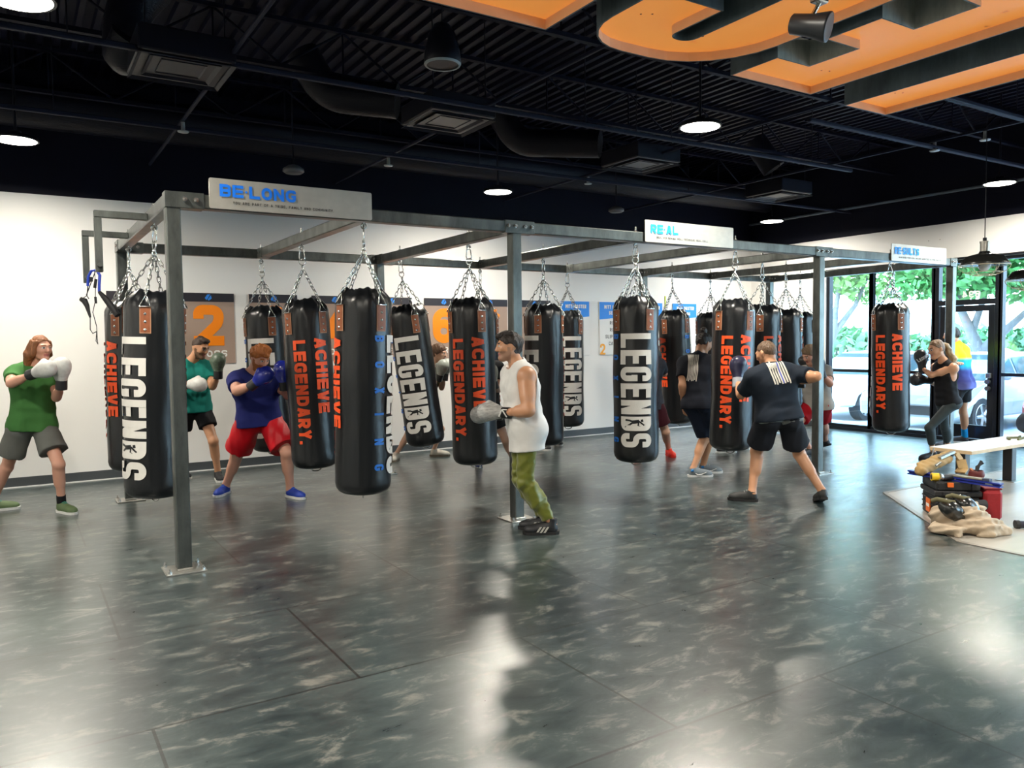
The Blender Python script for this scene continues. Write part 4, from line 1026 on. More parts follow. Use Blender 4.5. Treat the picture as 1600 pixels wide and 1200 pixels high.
tree((18.6, 13.6, -.03), [([(0, 0, 0), (.05, -.05, .7), (-.05, .12, 1.0)], .17, .13), ([(-.05, .12, 1.0), (.02, -.25, 1.7), (-.1, -.4, 2.4), (0, -.5, 3.4)], .14, .04), ([(.02, -.25, 1.75), (.3, -.7, 2.5), (.5, -1.0, 3.4)], .09, .03), ([(-.05, .12, .9), (-.2, .6, 1.3), (-.2, 1.0, 2.3)], .08, .03)],
     [(0, -.3, 3.6, 1.2, 1.1, .9), (.4, -1.1, 3.3, 1.0, .9, .8), (-.3, .7, 3.2, .9, .9, .7), (0, 0, 4.5, 1.6, 1.5, 1.0), (.3, -1.6, 4.2, 1.0, 1.2, .7)], 4200, (0.20, 0.36, 0.09), 'slim tree with a pale forked trunk behind the left window', 1)
tree((19.0, 9.6, -.03), [([(0, 0, 0), (0, 0, .9), (-.05, .2, 1.5), (-.1, .55, 2.3), (0, .8, 3.2)], .20, .06), ([(-.02, .1, 1.3), (.1, -.5, 1.9), (.2, -1.2, 2.6)], .12, .04), ([(0, .3, 1.8), (.1, .1, 2.6), (.1, 0, 3.6)], .09, .03)],
     [(0, .8, 3.5, 1.3, 1.2, .8), (0, -.5, 3.6, 1.4, 1.5, .8), (.2, -1.6, 3.0, 1.1, 1.2, .7), (-.3, .3, 2.9, .9, 1.3, .45), (-.3, -1.2, 2.75, .9, 1.0, .45), (-.3, 1.4, 3.0, .7, .7, .5), (0, .2, 4.6, 1.8, 2.0, 1.1), (-.5, 1.6, 3.9, .8, .8, .6)], 9500, (0.09, 0.30, 0.07), 'leafy tree with dark slanting branches over the glass door', 2)
tree((21.5, 6.9, -.03), [([(0, 0, 0), (0, .1, 1.2), (.1, .2, 3.2)], .18, .06), ([(0, .1, 1.2), (0, -.5, 2.4)], .1, .04)], [(0, 0, 3.5, 1.5, 1.7, 1.2), (0, -1.2, 2.8, 1.2, 1.2, .9), (0, .9, 2.6, 1.0, 1.0, .8)], 4000, (0.06, 0.27, 0.10), 'broad green tree at the right edge of the windows', 3)
def bush(x, y, r, h, lab, seed, n=900):
    tree((x, y, -.03), [([(0, 0, 0), (0, 0, h*.5)], .06, .03)], [(0, 0, h*.5, r, r, h*.5)], n, (0.16, 0.34, 0.16), lab, seed, 2.6)
bush(38, 27.0, 2.6, 2.3, 'rounded green shrub far off behind the white car', 11); bush(40, 24.5, 2.2, 1.7, 'low green shrub far off right of the rounded one', 12)
bush(42, 22.0, 2.8, 2.2, 'far green shrub behind the woman boxing', 13); bush(44, 17.5, 3.6, 2.6, 'wide dark green shrub far off behind the glass door', 14, 1500)
pole = thing('street_pole', (30.0, 22.0, -.05), 'thin brown pole standing in the car park behind the left window', 'pole')
MB().rod((30.0, 22.0, -.05), (30.0, 22.0, 6.5), .11, .08, n=10).build('shaft', mat('brown_pole', (0.42, 0.33, 0.28), 0.8), pole)
pole = thing('street_pole', (29.0, 18.9, -.05), 'thicker grey-blue column standing outside left of the bag at the glass', 'pole')
MB().rod((29.0, 18.9, -.05), (29.0, 18.9, 6.5), .26, .26, n=12).build('shaft', mat('grey_blue_column', (0.45, 0.52, 0.60), 0.7), pole)
b = thing('low_building', (60, 28, 0), 'long pale building far across the car park', 'building')
MB().box((58, -10, -.1), (64, 22, 3.4)).build('wall', mat('pale_facade', (0.55, 0.60, 0.64), 0.8), b)
MB().box((57.5, -10.5, 3.4), (64.5, 22.5, 3.9)).build('roof', mat('grey_roof', (0.35, 0.38, 0.42), 0.8), b)
# ================================================================== FIGURES: blended volumes, meshed by surface nets
def nrm(v):
    v = np.asarray(v, float); return v/(np.linalg.norm(v)+1e-12)
class Vol:
    """a list of rounded volumes blended into one skin"""
    def __init__(s): s.p = []; s.cut = []
    def cone(s, a, b, ra, rb, k=.03, flat=False, op='u', flata=False):
        s.p.append(('c', np.asarray(a, float), np.asarray(b, float), ra, rb, k, op, flat, flata)); return s
    def ball(s, c, r, k=.03, op='u'): return s.cone(c, np.asarray(c, float)+np.array([0, 0, 1e-4]), r, r, k, False, op)
    def ell(s, c, R, r, k=.03, op='u'):
        """R rows = axes"""
        s.p.append(('e', np.asarray(c, float), np.asarray(R, float), np.asarray(r, float), k, op)); return s
    def plane(s, n, p): s.cut.append((nrm(n), np.asarray(p, float))); return s       # keeps the side n.(x-p) < 0
    def mesh(s, h, wob=0.0, wfreq=(30, 22, 40), seed=0, folds=None):
        los = []; his = []
        for q in s.p:
            if q[-1 if q[0] == 'e' else 6] != 'u': continue
            if q[0] == 'c': r = max(q[3], q[4]); los.append(np.minimum(q[1], q[2])-r); his.append(np.maximum(q[1], q[2])+r)
            else: r = q[3].max(); los.append(q[1]-r); his.append(q[1]+r)
        lo = np.min(los, 0)-.05; hi = np.max(his, 0)+.05
        n = np.ceil((hi-lo)/h).astype(int)+1
        ax = [lo[i]+h*np.arange(n[i]) for i in range(3)]
        F = np.full(n, 0.5, np.float32)
        for q in s.p:
            if q[0] == 'c': _, a, b, ra, rb, k, op, flat, flata = q; r = max(ra, rb); blo = np.minimum(a, b)-r; bhi = np.maximum(a, b)+r
            else: _, c, R, rad, k, op = q; blo = c-rad.max(); bhi = c+rad.max()
            m = k+2.5*h
            i0 = np.clip(((blo-m-lo)/h).astype(int), 0, n-1); i1 = np.clip(((bhi+m-lo)/h).astype(int)+2, 1, n)
            if (i1 <= i0).any(): continue
            X, Y, Z = np.meshgrid(ax[0][i0[0]:i1[0]], ax[1][i0[1]:i1[1]], ax[2][i0[2]:i1[2]], indexing='ij')
            if q[0] == 'c':
                d = b-a; L2 = float(d @ d)+1e-12; px, py, pz = X-a[0], Y-a[1], Z-a[2]
                t0 = (px*d[0]+py*d[1]+pz*d[2])/L2; t = np.clip(t0, 0, 1)
                D = np.sqrt((px-t*d[0])**2+(py-t*d[1])**2+(pz-t*d[2])**2)-(ra+(rb-ra)*t)
                Ln = math.sqrt(L2)
                if flat: D = np.maximum(D, (t0-1)*Ln)
                if flata: D = np.maximum(D, -t0*Ln)
            else:
                P = np.stack([X-c[0], Y-c[1], Z-c[2]], -1) @ R.T; k0 = np.sqrt(((P/rad)**2).sum(-1)); k1 = np.sqrt(((P/rad**2)**2).sum(-1))+1e-9
                D = k0*(k0-1)/k1
            S = (slice(i0[0], i1[0]), slice(i0[1], i1[1]), slice(i0[2], i1[2])); A = F[S]
            if op == 'u':
                hh = np.maximum(k-np.abs(A-D), 0)/k; F[S] = np.minimum(A, D)-hh*hh*k*.25
            else:
                D = -D; hh = np.maximum(k-np.abs(A-D), 0)/k; F[S] = np.maximum(A, D)+hh*hh*k*.25
        if wob or folds or s.cut:
            X, Y, Z = np.meshgrid(*ax, indexing='ij')
            if wob:
                r_ = np.random.RandomState(seed)
                for w in range(5):
                    v = r_.normal(size=3)*np.array(wfreq); ph = X*v[0]+Y*v[1]+Z*v[2]+r_.uniform(0, 6.28); F += ((wob/2.2*np.sin(ph)) if w < 3 else (wob*.75*(np.abs(np.sin(ph*.7))-.62))).astype(np.float32)
            if folds:
                for (d, p, amp, wl, rad) in folds:      # ripples of wavelength wl along d, fading with distance from p
                    d = nrm(d); u = ((X-p[0])*d[0]+(Y-p[1])*d[1]+(Z-p[2])*d[2]); rr = np.sqrt((X-p[0])**2+(Y-p[1])**2+(Z-p[2])**2)
                    F += (amp*np.sin(u*2*math.pi/wl)*np.exp(-(rr/rad)**2)).astype(np.float32)
            for nn, p in s.cut: F = np.maximum(F, ((X-p[0])*nn[0]+(Y-p[1])*nn[1]+(Z-p[2])*nn[2]).astype(np.float32))
        return surface_nets(F, lo, h)
def surface_nets(F, lo, h):
    F = np.pad(F, 1, constant_values=.5); lo = lo-h
    I = F < 0
    nx, ny, nz = np.array(F.shape)-1
    cnt = np.zeros((nx, ny, nz), np.int8)
    for dx in (0, 1):
        for dy in (0, 1):
            for dz in (0, 1): cnt += I[dx:nx+dx, dy:ny+dy, dz:nz+dz]
    act = (cnt > 0) & (cnt < 8)
    ids = np.full(act.shape, -1, np.int32); cells = np.argwhere(act); ids[act] = np.arange(len(cells))
    acc = np.zeros((len(cells), 3)); num = np.zeros(len(cells))
    cx_, cy_, cz_ = cells.T
    for a in range(3):
        o = [q for q in range(3) if q != a]
        for u in (0, 1):
            for v in (0, 1):
                d0 = [0, 0, 0]; d0[o[0]] = u; d0[o[1]] = v; d1 = list(d0); d1[a] = 1
                f0 = F[cx_+d0[0], cy_+d0[1], cz_+d0[2]]; f1 = F[cx_+d1[0], cy_+d1[1], cz_+d1[2]]
                s = (f0 < 0) != (f1 < 0); t = np.where(s, f0/np.where(s, f0-f1, 1), 0)
                P = np.zeros((len(cells), 3)); P[:, o[0]] = u; P[:, o[1]] = v; P[:, a] = t
                acc += P*s[:, None]; num += s
    V = lo+h*(cells+acc/num[:, None])
    Q = []
    for a in range(3):
        b, c = [(1, 2), (2, 0), (0, 1)][a]
        sl0 = [slice(None)]*3; sl1 = [slice(None)]*3
        sl0[a] = slice(0, -1); sl1[a] = slice(1, None)
        S = I[tuple(sl0)] != I[tuple(sl1)]
        e = np.argwhere(S); e = e[(e[:, b] > 0) & (e[:, c] > 0) & (e[:, b] < F.shape[b]-1) & (e[:, c] < F.shape[c]-1)]
        def cell(db, dc):
            q = e.copy(); q[:, b] -= db; q[:, c] -= dc; return ids[q[:, 0], q[:, 1], q[:, 2]]
        quad = np.stack([cell(1, 1), cell(0, 1), cell(0, 0), cell(1, 0)], 1)
        inside = I[e[:, 0], e[:, 1], e[:, 2]]; quad[~inside] = quad[~inside][:, ::-1]; Q.append(quad)
    Q = np.concatenate(Q); Q = Q[(Q >= 0).all(1)]
    for _ in range(1):                           # one light smoothing pass
        A = np.zeros_like(V); n = np.zeros(len(V))
        for i in range(4):
            j = (i+1) % 4; np.add.at(A, Q[:, i], V[Q[:, j]]); np.add.at(n, Q[:, i], 1)
        V = V*.6+A/np.maximum(n, 1)[:, None]*.4
    return V, Q

SKIN = {'fair': mat('skin_fair', (0.62, 0.36, 0.25), 0.5), 'tan': mat('skin_tanned', (0.56, 0.28, 0.155), 0.42), 'pink': mat('skin_pink', (0.64, 0.33, 0.235), 0.5), 'olive': mat('skin_olive', (0.52, 0.28, 0.17), 0.48)}
lip_m = mat('lips', (0.42, 0.14, 0.12), 0.45); eye_m = mat('eye_dark', (0.03, 0.022, 0.02), 0.2); eye_w = mat('eye_white', (0.62, 0.60, 0.58), 0.25)
def hair_mat(name, c): return mat('hair_'+name, c, 0.5, noise=0.35, nscale=60, bump=0.6, bscale=90, stretch=(1, 1, .3))
def cloth(name, c, rough=.85): return mat('cloth_'+name, c, rough, noise=.14, nscale=10, bump=0.10, bscale=220, spec=.25)

class Person:
    def __init__(s, name, label, feet, d0, girth=1.0, h=.0085):
        s.d0 = d0; s.g = girth; s.h = h
        s.root = thing('person', tuple(feet), label, 'person'); s.o = np.array(feet, float)
        s.J = {}
    def at(s, px, py, dd=0.0): return at(px, py, s.d0+dd)
    def j(s, **kw):
        for k, v in kw.items(): s.J[k] = s.at(*v) if len(v) != 3 or abs(v[0]) > 30 or v[1] > 30 else np.array(v, float)
        return s
    def bone(s, a, px, py, ln, sg):
        """point seen at (px,py) at distance ln from joint a; sg -1 nearer the lens, +1 farther"""
        P = s.J[a]; r = FWD+(px-800)/CAM_F*RGT-(py-600)/CAM_F*UPV
        # |C0 + r t - P| = ln
        q = C0-P; A = r @ r; B = 2*(r @ q); C = q @ q-ln*ln; D = B*B-4*A*C
        t = -B/(2*A) if D < 0 else (-B+sg*math.sqrt(D))/(2*A)
        X = C0+r*t
        if D < 0: X = P+nrm(X-P)*ln
        return X
    def add(s, name, VQ, mats, parent=None, smooth=True, midx=None):
        V, Q = VQ; return link_mesh(name, raw_mesh(name, V-s.o, Q, smooth, midx), mats, parent or s.root)
    # ---------------------------------------------------------------- body
    def head_frame(s):
        f = nrm(s.J['face']); c = s.J['head']; up0 = s.J.get('headup', nrm(c-s.J['neck'])*.5+np.array([0, 0, .5]))
        l = nrm(np.cross(up0, f)); u = np.cross(f, l); return c, f, l, u
    def torso_vol(s, v, g, infl=0.0, hem=None, k=.05, lowr=None):
        J = s.J; N = J['neck']; P = (J['hipL']+J['hipR'])/2
        for S in 'LR':
            hp = J['hip'+S]; sh = J['sh'+S]; other = J['sh'+('R' if S == 'L' else 'L')]
            lat = nrm(sh-other); hl = nrm(hp-J['hip'+('R' if S == 'L' else 'L')])
            up = nrm(N-P)
            lh = nrm(lat+hl)
            Wp = P+(N-P)*.38+lh*.060*g; Cp = P+(N-P)*.70+lat*.082*g; Sp = sh*.62+N*.38-up*.035
            v.cone(hp+up*.03-lh*.012, Wp, .096*g+infl, .090*g+infl, k); v.cone(Wp, Cp, .090*g+infl, .106*g+infl, k); v.cone(Cp, Sp, .105*g+infl, .076*g+infl, k)
            v.cone(N+up*.015, sh, .052*g+infl*.8, .056*g+infl*.8, k)
        return P, N
    def body(s, skin='fair', hands='', beard=None, muscle=1.0, legs=True, lips=True, brow=None):
        J = s.J; g = s.g; v = Vol(); P, N = s.torso_vol(v, g*.97); bk = s.back()
        for S in 'LR':
            sh, el, wr = J['sh'+S], J['el'+S], J['wr'+S]; m = muscle*g
            v.ball(sh, .066*m, .04); v.cone(sh, el, .054*m, .041*m, .03); v.cone(sh+(el-sh)*.35, sh+(el-sh)*.62, .050*m, .047*m, .03)
            v.cone(el, wr, .040*m, .028*g, .02); v.cone(el+(wr-el)*.12, el+(wr-el)*.40, .044*m, .041*m, .02)
            if legs:
                hp, kn, an = J['hip'+S], J['kn'+S], J['an'+S]
                v.ball(hp+bk*.055, .086*g, .04); v.cone(hp, kn, .080*g, .054*g, .03); v.ball(kn, .055*g, .02)
                cb = s.calf_back(S)
                v.cone(kn, an, .050*g, .035*g, .02); v.cone(kn+(an-kn)*.16+cb*.018, kn+(an-kn)*.46+cb*.016, .050*g, .047*g, .03)
                v.ball(an, .038*g, .02)
                # foot inside the shoe
                tf = J['toe'+S]-an; tf[2] = 0; v.cone(an-np.array([0, 0, .02]), an+nrm(tf)*.10-np.array([0, 0, .045]), .036, .030, .02)
        # head
        c, f, l, u = s.head_frame(); H = lambda a, b, d: c+f*a+l*b+u*d; sc = J.get('hs', 1.0)
        if not isinstance(sc, float): sc = 1.0
        v.cone(N-nrm(c-N)*.03, H(-.022, 0, -.045), .058*g, .055*g, .035)
        v.ell(H(-.012, 0, .022), [f, l, u], (.098, .076, .100), .02)
        v.cone(H(.028, 0, -.025), H(.046, 0, -.082), .062, .036, .03)
        for b in (-1, 1):
            v.cone(H(.0, .044*b, -.050), H(.056, .012*b, -.094), .030, .023, .02); v.ball(H(.058, .036*b, -.018), .028, .02)
            v.cone(H(.084, .010*b, .030), H(.074, .046*b, .028), .013, .012, .012)
            v.ell(H(-.012, .078*b, -.002), [nrm(f-l*.35*b), nrm(l*b+f*.35), u], (.021, .009, .033), .008)
            v.ball(H(.094, .032*b, .010), .013, .012, 's'); v.ball(H(.078, .031*b, .009), .0135, .004)
            v.ball(H(.098, .011*b, -.028), .009, .008)
        v.cone(H(.090, 0, .016), H(.106, 0, -.022), .010, .0135, .014)
        v.cone(H(.079, -.018, -.056), H(.079, .018, -.056), .0085, .0085, .006); v.ball(H(.085, 0, -.053), .009, .006); v.cone(H(.077, -.014, -.065), H(.077, .014, -.065), .008, .008, .006)
        v.ball(H(.074, 0, -.092), .017, .02)
        V, Q = v.mesh(s.h)
        # finer head inserted: colour zones by position
        mats = [SKIN[skin], lip_m, eye_m, eye_w]
        C = V[Q].mean(1)-c; a = C @ f; b = C @ l; d = C @ u
        mi = np.zeros(len(Q), int)
        bb = np.abs(np.abs(b)-.031)
        ez = (a > .066) & (np.abs(d-.009) < .0085) & (bb < .0135); mi[ez] = 3; mi[ez & (bb < .0065)] = 2
        if lips: mi[(a > .070) & (d < -.047) & (d > -.073) & (np.abs(b) < .024)] = 1
        if beard:
            mats.append(beard); k_ = len(mats)-1
            z = (a > -.005) & (d < -.036) & (d > -.135) & ((C**2).sum(1) < .155**2) & ~((d < -.047) & (d > -.073) & (np.abs(b) < .024) & (a > .07)) & ~((d > -.045) & (np.abs(b) < .012))
            z |= (np.abs(a-.012) < .014) & (np.abs(b) > .05) & (d < .0) & (d > -.05)
            mi[z] = k_
        if brow:
            mats.append(brow); k_ = len(mats)-1; mi[(a > .060) & (np.abs(d-.031) < .0065) & (np.abs(b) > .012) & (np.abs(b) < .052)] = k_
        # bare hands
        for S in hands:
            hv, hq = s.hand(S); n = len(V); V = np.concatenate([V, hv]); Q = np.concatenate([Q, hq+n]); mi = np.concatenate([mi, np.zeros(len(hq), int)])
        return s.add('body', (V, Q), mats, midx=mi)
    def back(s):
        J = s.J; lat = nrm(J['hipL']-J['hipR']); up = nrm(J['neck']-(J['hipL']+J['hipR'])/2); return -nrm(np.cross(lat, up))
    def calf_back(s, S):
        J = s.J; a = nrm(J['an'+S]-J['kn'+S]); t = J['toe'+S]-J['an'+S]; t = t-a*(t @ a); return -nrm(t)
    def hand(s, S):
        wr = s.J['wr'+S]; d = nrm(s.J.get('hd'+S, wr-s.J['el'+S])); pn = nrm(s.J['pn'+S]); sd = nrm(np.cross(d, pn)); pn = np.cross(sd, d)
        th = s.J.get('thumb'+S, 1.0); th = th if isinstance(th, float) else 1.0
        v = Vol(); v.cone(wr-d*.03, wr+d*.03, .027, .025, .02)
        v.ell(wr+d*.062, [d, sd, pn], (.052, .041, .016), .015)
        curl = .9
        for i, (off, ln) in enumerate(((-.031, .060), (-.011, .070), (.011, .066), (.031, .052))):
            p0 = wr+d*.098+sd*off*th; d1 = nrm(d*math.cos(.35*curl)+pn*math.sin(.35*curl)+sd*off*th*1.5); p1 = p0+d1*ln*.5; d2 = nrm(d*math.cos(1.0*curl)+pn*math.sin(1.0*curl)); p2 = p1+d2*ln*.5
            v.cone(p0-d*.02, p1, .0095, .0085, .006); v.cone(p1, p2, .0085, .007, .004)
        t0 = wr+d*.030-sd*.030*th; t1 = t0+nrm(d*.7-sd*.7*th+pn*.35)*.042; t2 = t1+nrm(d*.9-sd*.1*th+pn*.45)*.032
        v.cone(t0, t1, .013, .0105, .01); v.cone(t1, t2, .0105, .0085, .004)
        return v.mesh(.0042)
    # ---------------------------------------------------------------- clothing
    def shirt(s, m, name='t_shirt', sleeve=.62, hem=.10, loose=.022, cutarm=False, seed=1, wob=.0045, extra=None, lowflare=.02):
        J = s.J; g = s.g; v = Vol(); P, N = s.torso_vol(v, g, loose, k=.06); up = nrm(N-P)
        for S in 'LR':
            hp = J['hip'+S]
            lh = nrm(hp-J['hip'+('R' if S == 'L' else 'L')])
            v.cone(P+(N-P)*.30+lh*.055*g, P+(hp-P)*.66-up*(hem+.03), .092*g+loose, .096*g+loose+lowflare, .06); v.ball(hp+s.back()*.055-lh*.016, .088*g+loose+.010, .06)
            if sleeve:
                sh, el = J['sh'+S], J['el'+S]; d = nrm(el-sh)
                v.cone(sh-d*.02, sh+(el-sh)*sleeve, .070*g+loose*.35, .060*g+loose*.6, .035, True)
        v.plane(-up, P-up*hem)
        c, f, l, u = s.head_frame()
        v.ball(N+up*.055+s.front()*.03, .082*g, .012, 's')
        if cutarm:                               # tank top: deep arm holes
            for S in 'LR':
                sh = J['sh'+S]; lat = nrm(sh-J['sh'+('R' if S == 'L' else 'L')])
                v.cone(sh+lat*.060+up*.01, sh+lat*.085-up*.30, .088, .085, .02, op='s')
        fo = [(up*.8+s.front()*.5, P+up*.10, .005, .085, .16), (up*.7-s.front()*.5, P+up*.22, .004, .07, .15)]
        V, Q = v.mesh(s.h*1.05, wob, (26, 26, 18), seed, fo)
        return s.add(name, (V, Q), m)
    def front(s): return -s.back()
    def shorts(s, m, name='shorts', frac=.62, loose=.03, waist=.06, seed=2, flare=.02, wob=.004):
        J = s.J; g = s.g; v = Vol(); P = (J['hipL']+J['hipR'])/2; N = J['neck']; up = nrm(N-P); bk = s.back()
        for S in 'LR':
            hp, kn = J['hip'+S], J['kn'+S]
            v.cone(P+up*(waist+.04)+(hp-P)*.5, hp, .094*g, .092*g+loose*.4, .05); v.ball(hp+bk*.055, .088*g+loose*.3, .05)
            v.cone(hp, hp+(kn-hp)*frac, .084*g+loose*.7, .070*g+loose*.8+flare*.8, .03, True)
        v.plane(up, P+up*waist)
        V, Q = v.mesh(s.h*1.05, wob, (24, 24, 14), seed)
        return s.add(name, (V, Q), m)
    def trousers(s, m, name='trousers', frac=.85, loose=.012, waist=.07, seed=3, wob=.004, folds=None, ankle=.05):
        J = s.J; g = s.g; v = Vol(); P = (J['hipL']+J['hipR'])/2; N = J['neck']; up = nrm(N-P); bk = s.back()
        for S in 'LR':
            hp, kn, an = J['hip'+S], J['kn'+S], J['an'+S]
            v.cone(P+up*(waist+.04)+(hp-P)*.5, hp, .092*g, .088*g+loose, .05); v.ball(hp+bk*.055, .086*g+loose, .05)
            v.cone(hp, kn, .082*g+loose, .057*g+loose, .03); cb = s.calf_back(S)
            v.cone(kn, kn+(an-kn)*frac, .056*g+loose, ankle*g+loose*.5, .03, True); v.cone(kn+(an-kn)*.15+cb*.018, kn+(an-kn)*min(.45, frac-.1)+cb*.016, .050*g+loose, .047*g+loose, .03)
        v.plane(up, P+up*waist)
        V, Q = v.mesh(s.h*1.05, wob, (30, 30, 44), seed, folds)
        return s.add(name, (V, Q), m)
    def shoe(s, S, m, sole=None, collar=.10, sock=None, lace=None, size=1.0):
        an = s.J['an'+S]; toe = s.J['toe'+S]; heel_up = s.J.get('heel'+S, 0.0); heel_up = heel_up if isinstance(heel_up, float) else 0.0
        x = nrm([toe[0]-an[0], toe[1]-an[1], 0]); y = np.array([-x[1], x[0], 0]); z = np.array([0, 0, 1.0])
        gz = 0.0
        if heel_up:                              # foot tilted on its ball
            x = nrm(x-z*heel_up); z = np.cross(x, y)
        heel = an-z*(.085)-x*.055
        if not heel_up: heel[2] = gz
        else:
            ball = heel+x*.21; heel = heel-np.array([0, 0, ball[2]-.004-gz]) if ball[2] < .1 else heel
        T = lambda a, b, c: heel+(x*a+y*b+z*c)*size
        v = Vol()
        v.cone(T(.045, 0, .045), T(.20, 0, .042), .040, .043, .02); v.ell(T(.222, .004, .040), [x, y, z], (.062, .046, .036), .02)
        v.cone(T(.06, 0, .075), T(.165, 0, .058), .038, .032, .02); v.cone(T(.06, 0, .06), an+(z*.02 if collar < .12 else z*.05), .041, .042 if collar < .12 else .046, .02, True)
        v.plane(-z, T(0, 0, .014))
        V, Q = v.mesh(.0075); up_ = s.add('shoe', (V, Q), m)
        out = [(-.004, .012), (.0, .030), (.03, .041), (.10, .040), (.17, .050), (.225, .052), (.265, .040), (.288, .014), (.288, -.012), (.268, -.034), (.225, -.046), (.17, -.044), (.10, -.038), (.03, -.041), (.0, -.030), (-.004, -.012)]
        mb = MB(); mb.prism(out, lambda p: T(p[0], p[1], 0.001), lambda p: T(p[0]+(.004 if p[0] > .2 else -.004), p[1]*1.03, .026))
        so = mb.build('sole', sole or mat('white_sole', (0.72, 0.72, 0.70), 0.5), up_)
        if lace:
            lb = MB()
            for q in (.10, .125, .15, .175): lb.tube([T(q, -.022, .104-(q-.10)*.45), T(q+.006, 0, .112-(q-.10)*.42), T(q, .022, .104-(q-.10)*.45)], .004, 5)
            lb.build('laces', lace, up_)
        if sock:
            kn = s.J['kn'+S]; d = nrm(kn-an); vs = Vol().cone(an-d*.03, an+d*sock[1], .043*s.g, .043*s.g, .01, True); s.add('sock', vs.mesh(.0075), sock[0])
        return up_
    def glove(s, S, m, cuff_m, d=None, size=1.0, thumb=None, label=None):
        wr = s.J['wr'+S]; d = nrm(d if d is not None else wr-s.J['el'+S]); t = nrm(thumb if thumb is not None else (0, 0, 1)); t = nrm(t-d*(t @ d)); q = np.cross(d, t); k = size
        v = Vol(); v.cone(wr+d*.035*k, wr+d*.15*k, .050*k, .067*k, .02); v.ell(wr+d*.150*k, [d, t, q], (.088*k, .078*k, .066*k), .03); v.ell(wr+d*.185*k-q*.025*k, [d, t, q], (.058*k, .072*k, .058*k), .03)
        v.cone(wr+d*.055*k+t*.035*k, wr+d*.15*k+t*.078*k-q*.012, .026*k, .026*k, .012)
        V, Q = v.mesh(.008); g = s.add('boxing_glove', (V, Q), m)
        c = Vol().cone(wr-d*.060*k, wr+d*.045*k, .051*k, .050*k, .01, True, flata=True); s.add('cuff', c.mesh(.0075), cuff_m, g)
        if label: g['label'] = label
        return g
    def hair(s, m, kind, seed=4, vol=.0, bits=None, line=(.085, .070, -.065, -.070), wob=.004, name='hair'):
        c, f, l, u = s.head_frame(); H = lambda a, b, d: c+f*a+l*b+u*d; v = Vol()
        v.ell(H(-.014, 0, .026), [f, l, u], (.105+vol, .083+vol, .106+vol), .02)
        p0 = H(line[0], 0, line[1]); p1 = H(line[2], 0, line[3]); dd = nrm(p1-p0); n = np.cross(dd, l); n = n*(1 if (n @ u) > 0 else -1)
        base = Vol(); 
        v.plane(-n, p0)
        if kind in ('short', 'buzz', 'fade', 'curly'):
            for b_ in (-1, 1): v.ball(H(.012, .085*b_, -.020), .046, .012, 's')
        VQ = [v.mesh(.0065, wob, (90, 90, 60), seed)]
        if bits:
            b = Vol()
            for a_, b_, ra, rb in bits: b.cone(H(*a_), H(*b_), ra, rb, .03)
            VQ.append(b.mesh(.007, wob, (70, 70, 30), seed+1))
        V = np.concatenate([q[0] for q in VQ]); n0 = 0; Qs = []
        for q in VQ: Qs.append(q[1]+n0); n0 += len(q[0])
        return s.add(name, (V, np.concatenate(Qs)), m)
    def decal(s, target, polys, org, ux, uy, nrm_dir, mats, name, lift=.004, seg=.012):
        """prints flat 2D quads onto a garment by casting them along nrm_dir"""
        me = target.data; bvh = BVHTree.FromPolygons([v.co.copy() for v in me.vertices], [tuple(p.vertices) for p in me.polygons])
        ux = nrm(ux); uy = nrm(uy); nd = Vector(nrm(nrm_dir)); V = []; F = []; mi = []
        for (x0, y0, x1, y1, k) in polys:
            nx = max(1, int(abs(x1-x0)/seg)); ny = max(1, int(abs(y1-y0)/seg)); base = len(V); ok = []
            for i in range(nx+1):
                for jj in range(ny+1):
                    p = np.asarray(org, float)+ux*(x0+(x1-x0)*i/nx)+uy*(y0+(y1-y0)*jj/ny)-s.o
                    r = bvh.ray_cast(Vector(p)-nd*.6, nd, 1.4)
                    if r[0] is None: V.append(p); ok.append(False)
                    else: V.append(np.array(r[0])-np.array(nd)*lift*(1+.15*k)); ok.append(True)
            for i in range(nx):
                for jj in range(ny):
                    q = [i*(ny+1)+jj, (i+1)*(ny+1)+jj, (i+1)*(ny+1)+jj+1, i*(ny+1)+jj+1]
                    if all(ok[a] for a in q): F.append([base+a for a in q]); mi.append(k)
        if not F: return None
        return link_mesh(name, raw_mesh(name, np.array(V), np.array(F), True, mi), mats, target)
def dirv(r, f, u=0.0): return nrm(GR*r+GF*f+np.array([0, 0, u]))
def ik(a, b, l1, l2, pole):
    d = b-a; D = np.linalg.norm(d); k = min(1.0, (l1+l2)*.9995/max(D, 1e-6))
    if k < 1: l1, l2 = l1/k, l2/k
    d = d/D; x = (l1*l1-l2*l2+D*D)/(2*D); y = math.sqrt(max(0.0, l1*l1-x*x)); p = pole-d*(pole @ d)
    return a+d*x+nrm(p)*y
